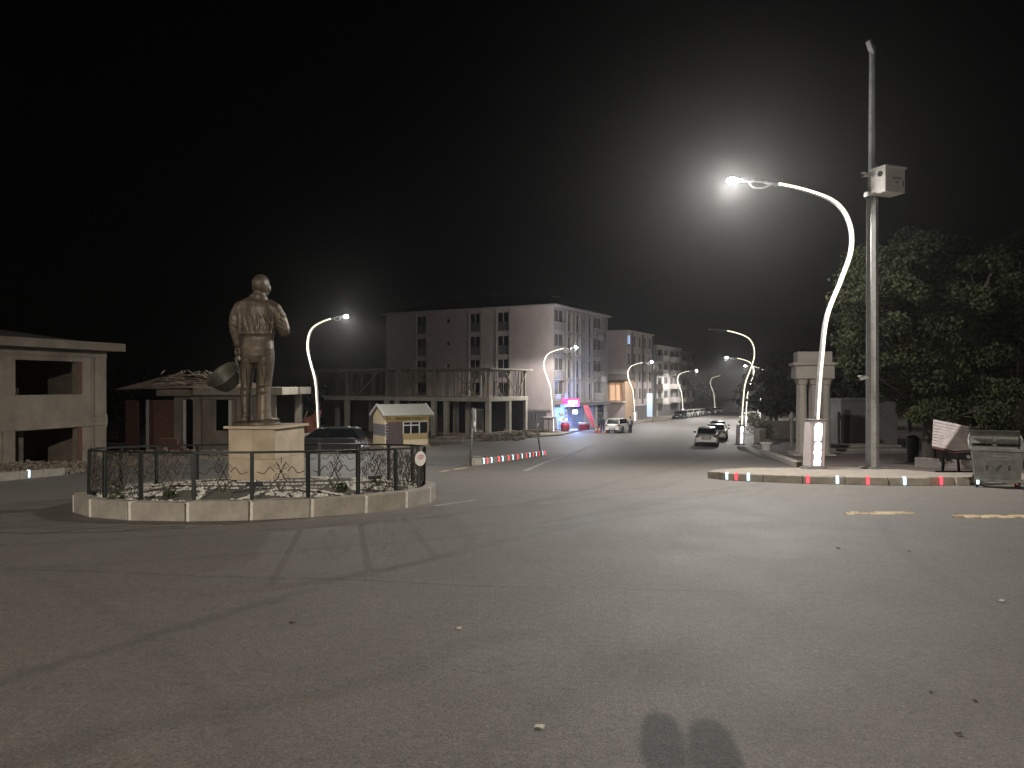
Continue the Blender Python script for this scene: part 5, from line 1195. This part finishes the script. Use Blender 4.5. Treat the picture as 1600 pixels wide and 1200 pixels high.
lb = thing('litter_bin', 'dark round litter bin standing on the plaza', 'bin', (wx(1426, 31), 31, gz(31) + .06)); MB().lathe([(.02, 0), (.2, 0), (.23, .5), (.24, .95), (.02, .95)], 18).build('body', M_iron, lb, smooth=True, angle=40); MB().lathe([(.25, .95), (.25, 1.0), (.1, 1.1), (.02, 1.1)], 18).build('lid', M_iron, lb); 
# gate pier
d = 40; gt = thing('stone_gate', 'pale stone gate pier with paired round columns and heavy entablature', 'gate', (wx(1270, d), d, gz(d) + .06), R(-13)); zz = wz(550, d) - gz(d) - .06
for x in (-.55, .05, .6):
    for y in (-.35, .55):
        MB().lathe([(.3, 0), (.3, .12), (.25, .16), (.22, .3), (.2, 3.2), (.2, zz - 1.75), (.25, zz - 1.7), (.25, zz - 1.62), (.32, zz - 1.5), (.32, zz - 1.42)], 18, (x, y, 0)).build('column', M_stone, gt, smooth=True, angle=40)
MB().span(-.95, .95, -.8, 1.0, zz - 1.42, zz - .72).build('entablature', M_stone, gt, bevel=.02); MB().span(-1.08, 1.08, -.95, 1.12, zz - .72, zz - .56).build('cornice', M_stone, gt, bevel=.02); MB().span(-.85, .85, -.7, .9, zz - .56, zz).build('attic', M_stone, gt, bevel=.02)
MB().span(-1.1, 1.0, -.9, 1.1, -.15, .14).build('step', M_stone, gt, bevel=.02)
# small service building, walls, steps
sv = bld('service_building', 'small dim flat roofed service building beyond the mast', 'building'); d = 58; x0, x1 = wx(1316, d), wx(1402, d); f = Face((x0, d), (1, 0), sv); f.n = Vector((0, -1)); zg = gz(d); zt_ = wz(626, d)
f.wall(M_wall2, 0, x1 - x0, zg, zt_, [(.75, 1.1, wz(652, d), wz(647, d)), (2.9, 3.25, wz(652, d), wz(647, d)), (.15, .7, zg, wz(640, d))]); f.window(.75, 1.1, wz(652, d), wz(647, d), mull=False); f.window(2.9, 3.25, wz(652, d), wz(647, d), mull=False); f.part('door', M_shut, .15, .7, zg, wz(640, d), -.2, -.12)
f.part('roof_slab', M_wall2, -.15, x1 - x0 + .15, zt_, zt_ + .15, -4, .2); f.part('back_wall', M_wall2, 0, x1 - x0, zg, zt_, -4, -3.8); f.part('side_wall', M_wall2, 0, .15, zg, zt_, -3.8, -.26)
for k in range(3):
    tag(MB().span(wx(1296, 46), wx(1412, 46), 44 + k * 1.1, 45.1 + k * 1.1, gz(45) - .1, gz(45) + .15 + k * .14).build('step', M_stone, bevel=.02), ['lowest', 'middle', 'topmost'][k] + ' of the broad stone steps across the plaza', 'step', kind='structure')
tag(MB().span(wx(1196, 66), wx(1318, 66), 66, 66.3, gz(66) - .2, wz(657, 66)).build('low_wall', M_stone, bevel=.02), 'long low pale wall across the plaza behind the gate', 'wall')
for px in (1237, 1310): 
    t = thing('bollard_lamp', ['slim pale post beside the gate', 'slim pale post between gate and service building'][px == 1310], 'post', (wx(px, 55), 55, gz(55) + .06)); MB().tube([(0, 0, 0), (0, 0, 2.0)], .12, 10).build('post', M_stone, t); MB().lathe([(.15, 2.0), (.17, 2.1), (.1, 2.5), (.02, 2.55)], 12).build('cap', M_trim, t)
d = 44; fp = thing('flower_pot', 'white tapered flower pot with rim on the pavement edge', 'pot', (wx(1197.5, d), d, gz(d) + .06)); MB().lathe([(.02, .06), (.2, .06), (.3, .5), (.36, .56), (.36, .64), (.31, .64), (.27, .5), (.02, .5)], 20).build('pot', M_white, fp, smooth=True, angle=40); MB().lathe([(.02, .5), (.28, .5), (.02, .53)], 12).build('soil', M_soil, fp)
for k in range(5): MB().beam((.05 * k - .1, 0, .5), (.3 * (k - 1.5) / 2, .05, 1.0), .02, .01).build('stem', M_leafd, fp)
tag(MB().beam((wx(1190, 47), 47, gz(47) + .1), (wx(1262, 25), 25, gz(25) + .1), .3, .24).build('low_wall', M_stone, bevel=.03), 'low stone edging from the flower pot towards the lamp corner', 'wall')
d = 60; pb_ = thing('planter_box', 'stone planter box at the hedge end beside the pavement', 'planter', (wx(1187, d), d, gz(d) + .06), R(20)); pb_.scale = (.6, .6, .85); MB().span(-.5, .5, -.6, .6, 0, 1.2).build('box', M_stone, pb_, bevel=.03); MB().span(-.58, .58, -.68, .68, 1.2, 1.3).build('rim', M_trim, pb_, bevel=.02)

# ------------------------------------------------------------------ trees
def tree(name, label, x, y, clumps, trunk_h, seed, mleaf, n=240, size=.13, r=.75, base=0., group=None):
    rnd = random.Random(seed); t = thing(name, label, 'tree', (x, y, gz(y) + base), 0, group)
    tr = MB(); tr.tube(catmull([(0, 0, -.1), (.06, .04, trunk_h * .5), (-.05, .08, trunk_h)], 5), [.26 - .011 * i for i in range(11)], 10)
    cr = MB()
    for c in clumps:
        c = Vector(c); b0 = Vector((-.05, .08, trunk_h * rnd.uniform(.7, 1)))
        md = b0.lerp(c, .55) + Vector((rnd.uniform(-.25, .25), rnd.uniform(-.25, .25), -.25)); tr.tube(catmull([b0, md, c], 5), [.09 - .0075 * i for i in range(11)], 6)
        for _ in range(4):
            o = c + Vector((rnd.gauss(0, r * .6), rnd.gauss(0, r * .6), rnd.gauss(0, r * .45))); tr.tube([c.lerp(b0, .2), o], [.025, .008], 4)
            leaf_blob(cr, o, r * rnd.uniform(.45, .8), n // 4, size, rnd, .7)
    tr.build('trunk', M_trunk, t, smooth=True); cr.build('crown', mleaf, t); return t
def cl(cx, cy, cz, rx, ry, rz, k, seed):
    rnd = random.Random(seed); out = []
    while len(out) < k:
        v = Vector((rnd.uniform(-1, 1), rnd.uniform(-1, 1), rnd.uniform(-1, 1)))
        if .35 < v.length < 1: out.append((cx + v.x * rx, cy + v.y * ry, cz + v.z * rz))
    return out
d = 27.5; gzd = gz(d)
tree('leafy_tree', 'broad leafy tree behind the mast, its left boughs lit by the lamp', wx(1450, d), d, cl(.1, 0, 5.6, 2.9, 2.2, 3.1, 50, 1) + [(-2.6, -1, 5.2), (-2.9, -1.4, 6.1), (-2.9, -1.2, 4.2), (-3.1, -1.2, 6.7), (-2.4, -.8, 3.4), (.6, -2.2, 2.2), (1.2, -2.6, 1.7), (-.4, -2, 1.9)], 2.6, 1, M_leaf, n=1100, size=.085, r=.92)
d = 29
tree('leafy_tree', 'dark leafy tree standing behind the waste container', wx(1592, d), d, cl(0, 0, 5.9, 2.7, 2.2, 3.2, 44, 2), 2.6, 2, M_leaf, n=1000, size=.085, r=.95)
d = 36
tree('leafy_tree', 'dim tree in the plaza depths between the two lit crowns', wx(1530, d), d, cl(0, 0, 4.6, 3, 2.5, 2.6, 30, 3), 2.2, 3, M_leafd, n=420, size=.14, r=1.1)
for q, (px, d, h, lab) in enumerate(((1212, 78, 8.5, 'dark street tree behind the flower pot and low wall'), (1235, 95, 10, 'dark tree rising behind the stone gate'), (1205, 112, 9, 'dark tree round the half hidden lamp'), (1300, 90, 8, 'dark tree behind the service building roof'), (1350, 84, 9.5, 'dark tall tree behind the service building and mast'), (1420, 80, 8.5, 'dark tree at the back of the plaza beyond the bin'), (1170, 150, 8, 'far dark tree above the pale shed'), (1100, 190, 8, 'far dark tree beside the red brick house'), (1052, 185, 7, 'far dark tree behind the parked row'))):
    tree('street_tree', lab, wx(px, d), d, cl(0, 0, h * .58, h * .26, h * .26, h * .36, 16, 20 + q), h * .3, 20 + q, M_leafd, n=150, size=.3, r=h * .13)
for q, (px, d, h, lab) in enumerate(((190, 62, 6.5, 'dark tree in the gap between the two unfinished houses'), (470, 66, 5.5, 'dark tree at the left end of the concrete frame'))):
    tree('street_tree', lab, wx(px, d), d, cl(0, 0, h * .58, h * .26, h * .26, h * .36, 16, 40 + q), h * .3, 40 + q, M_leafd, n=150, size=.25, r=h * .13)
def hedge(px, d, w, h, label, seed):
    t = thing('hedge_bush', label, 'bush', (wx(px, d), d, gz(d)), 0); rnd = random.Random(seed); mb = MB()
    for k in range(7): leaf_blob(mb, (rnd.uniform(-w / 2, w / 2), rnd.uniform(-.5, .5), h * rnd.uniform(.3, .7)), h * .38, 130, .09, rnd)
    mb.build('foliage', mat('hedge_leaf', (.12, .12, .06), .7, var=.4, scale=2), t); MB().tube([(0, 0, 0), (0, 0, h * .5)], .05, 6).build('stem', M_trunk, t)
hedge(1181, 75, 2, 1.9, 'pale clipped bush by the far letter box lamp', 1); hedge(1190, 64, 1.2, 2.0, 'bush rising from the planter box', 2); hedge(1266, 24.6, .5, .3, 'low weeds at the foot of the corner lamp', 3); hedge(1176, 96, 2.2, 1.8, 'bush near the cars beyond the hedge', 4)
# warm and violet site banners behind the first lamp
rc_ = thing('orange_tarpaulin', 'crumpled orange tarpaulin hung at the end of the concrete frame', 'tarpaulin', (wx(475, 60), 60, gz(60))); mb = MB(); nx, nz = 8, 8
for j in range(nz + 1):
    for i in range(nx + 1): mb.v.append((-.9 + i * .22 + .5 * (j / nz), .18 * math.sin(i * 1.7 + j) + .1 * random.random(), .3 + j * .3 * (1 - .05 * (8 - i))))
for j in range(nz):
    for i in range(nx): q = j * (nx + 1) + i; mb.f.append((q, q + 1, q + nx + 2, q + nx + 1))
mb.build('sheet', mat('orange_sheet', (.17, .055, .03), .7, var=.2), rc_, smooth=True); MB().beam((-.7, .25, 0), (.2, .25, 2.6), .08).beam((.9, .25, 0), (.9, .25, 2.7), .08).build('prop_frame', M_wood, rc_)
tag(MB().span(wx(472, 50), wx(500, 50), 50, 50.2, gz(50) - .1, gz(50) + 1.15).build('site_wall', M_wall2, bevel=.02), 'low grey site wall behind the nose of the black car', 'wall')

# ------------------------------------------------------------------ litter on the road
def crumple(x, y, s, m, label, cat, seed):
    rnd = random.Random(seed); mb = MB(); n = 4; 
    for j in range(n):
        for i in range(n): mb.v.append(((i / (n - 1) - .5) * s * 1.6, (j / (n - 1) - .5) * s, .006 + rnd.uniform(0, s * .35)))
    for j in range(n - 1):
        for i in range(n - 1): q = j * n + i; mb.f.append((q, q + 1, q + n + 1, q + n))
    k = len(mb.v); mb.v += [(v[0], v[1], max(.002, v[2] - .004)) for v in mb.v]; mb.f += [tuple(reversed([i + k for i in f])) for f in list(mb.f)]
    tag(mb.build(cat.replace(' ', '_'), m, None, (x, y, gz(y)), rnd.uniform(0, 3)), label, cat)
def rd(px, py):
    d = 1.6 / ((py - 600) / F - .044)
    for _ in range(20): d = (EYE - gz(d)) / ((py - 600) / F)
    return wx(px, d), d
M_paper = mat('litter_paper', (.5, .47, .42), .8, var=.1); M_dryleaf = mat('dry_leaf', (.06, .045, .03), .8, var=.3)
for q, (px, py, s, m, lab, c) in enumerate(((843, 1137, .03, M_paper, 'crumpled pale paper scrap alone on the open asphalt', 'paper scrap'), (1565, 940, .04, M_paper, 'flat pale scrap on the asphalt towards the plaza side', 'paper scrap'), (716, 983, .03, M_paper, 'thin white scrap beside a dark tyre track', 'paper scrap'), (1420, 861, .035, M_paper, 'pale scrap before the short yellow bump', 'paper scrap'), (1310, 857, .025, M_dryleaf, 'dry leaf before the short yellow bump', 'dry leaf'), (1498, 1148, .022, M_dryleaf, 'dark dry leaf at the edge of the open asphalt', 'dry leaf'), (1455, 1083, .016, M_dryleaf, 'small dry leaf with others near the shadow', 'dry leaf'), (1524, 1096, .016, M_dryleaf, 'small dry leaf farther out than its neighbour', 'dry leaf'), (457, 974, .03, M_dryleaf, 'dark speck of a leaf by the long tyre track', 'dry leaf'))): crumple(*rd(px, py), s, m, lab, c, q)

# ------------------------------------------------------------------ added haze volume, its glow standing in for lens glare
hz = MB().span(-410, 410, -85, 910, -15.5, 16).mesh('haze', None)
hm = bpy.data.materials.new('haze'); hm.use_nodes = True; hm.node_tree.nodes.clear()
ho = hm.node_tree.nodes.new('ShaderNodeOutputMaterial'); hv = hm.node_tree.nodes.new('ShaderNodeVolumePrincipled'); hv.inputs['Density'].default_value = .0005; hv.inputs['Color'].default_value = (.9, .9, .9, 1); hv.inputs['Anisotropy'].default_value = .85
hm.node_tree.links.new(hv.outputs[0], ho.inputs['Volume']); hz.materials.append(hm)
tag(link('haze', hz), 'thin haze added to imitate lens glare round the lit lamps', 'haze', kind='stuff')
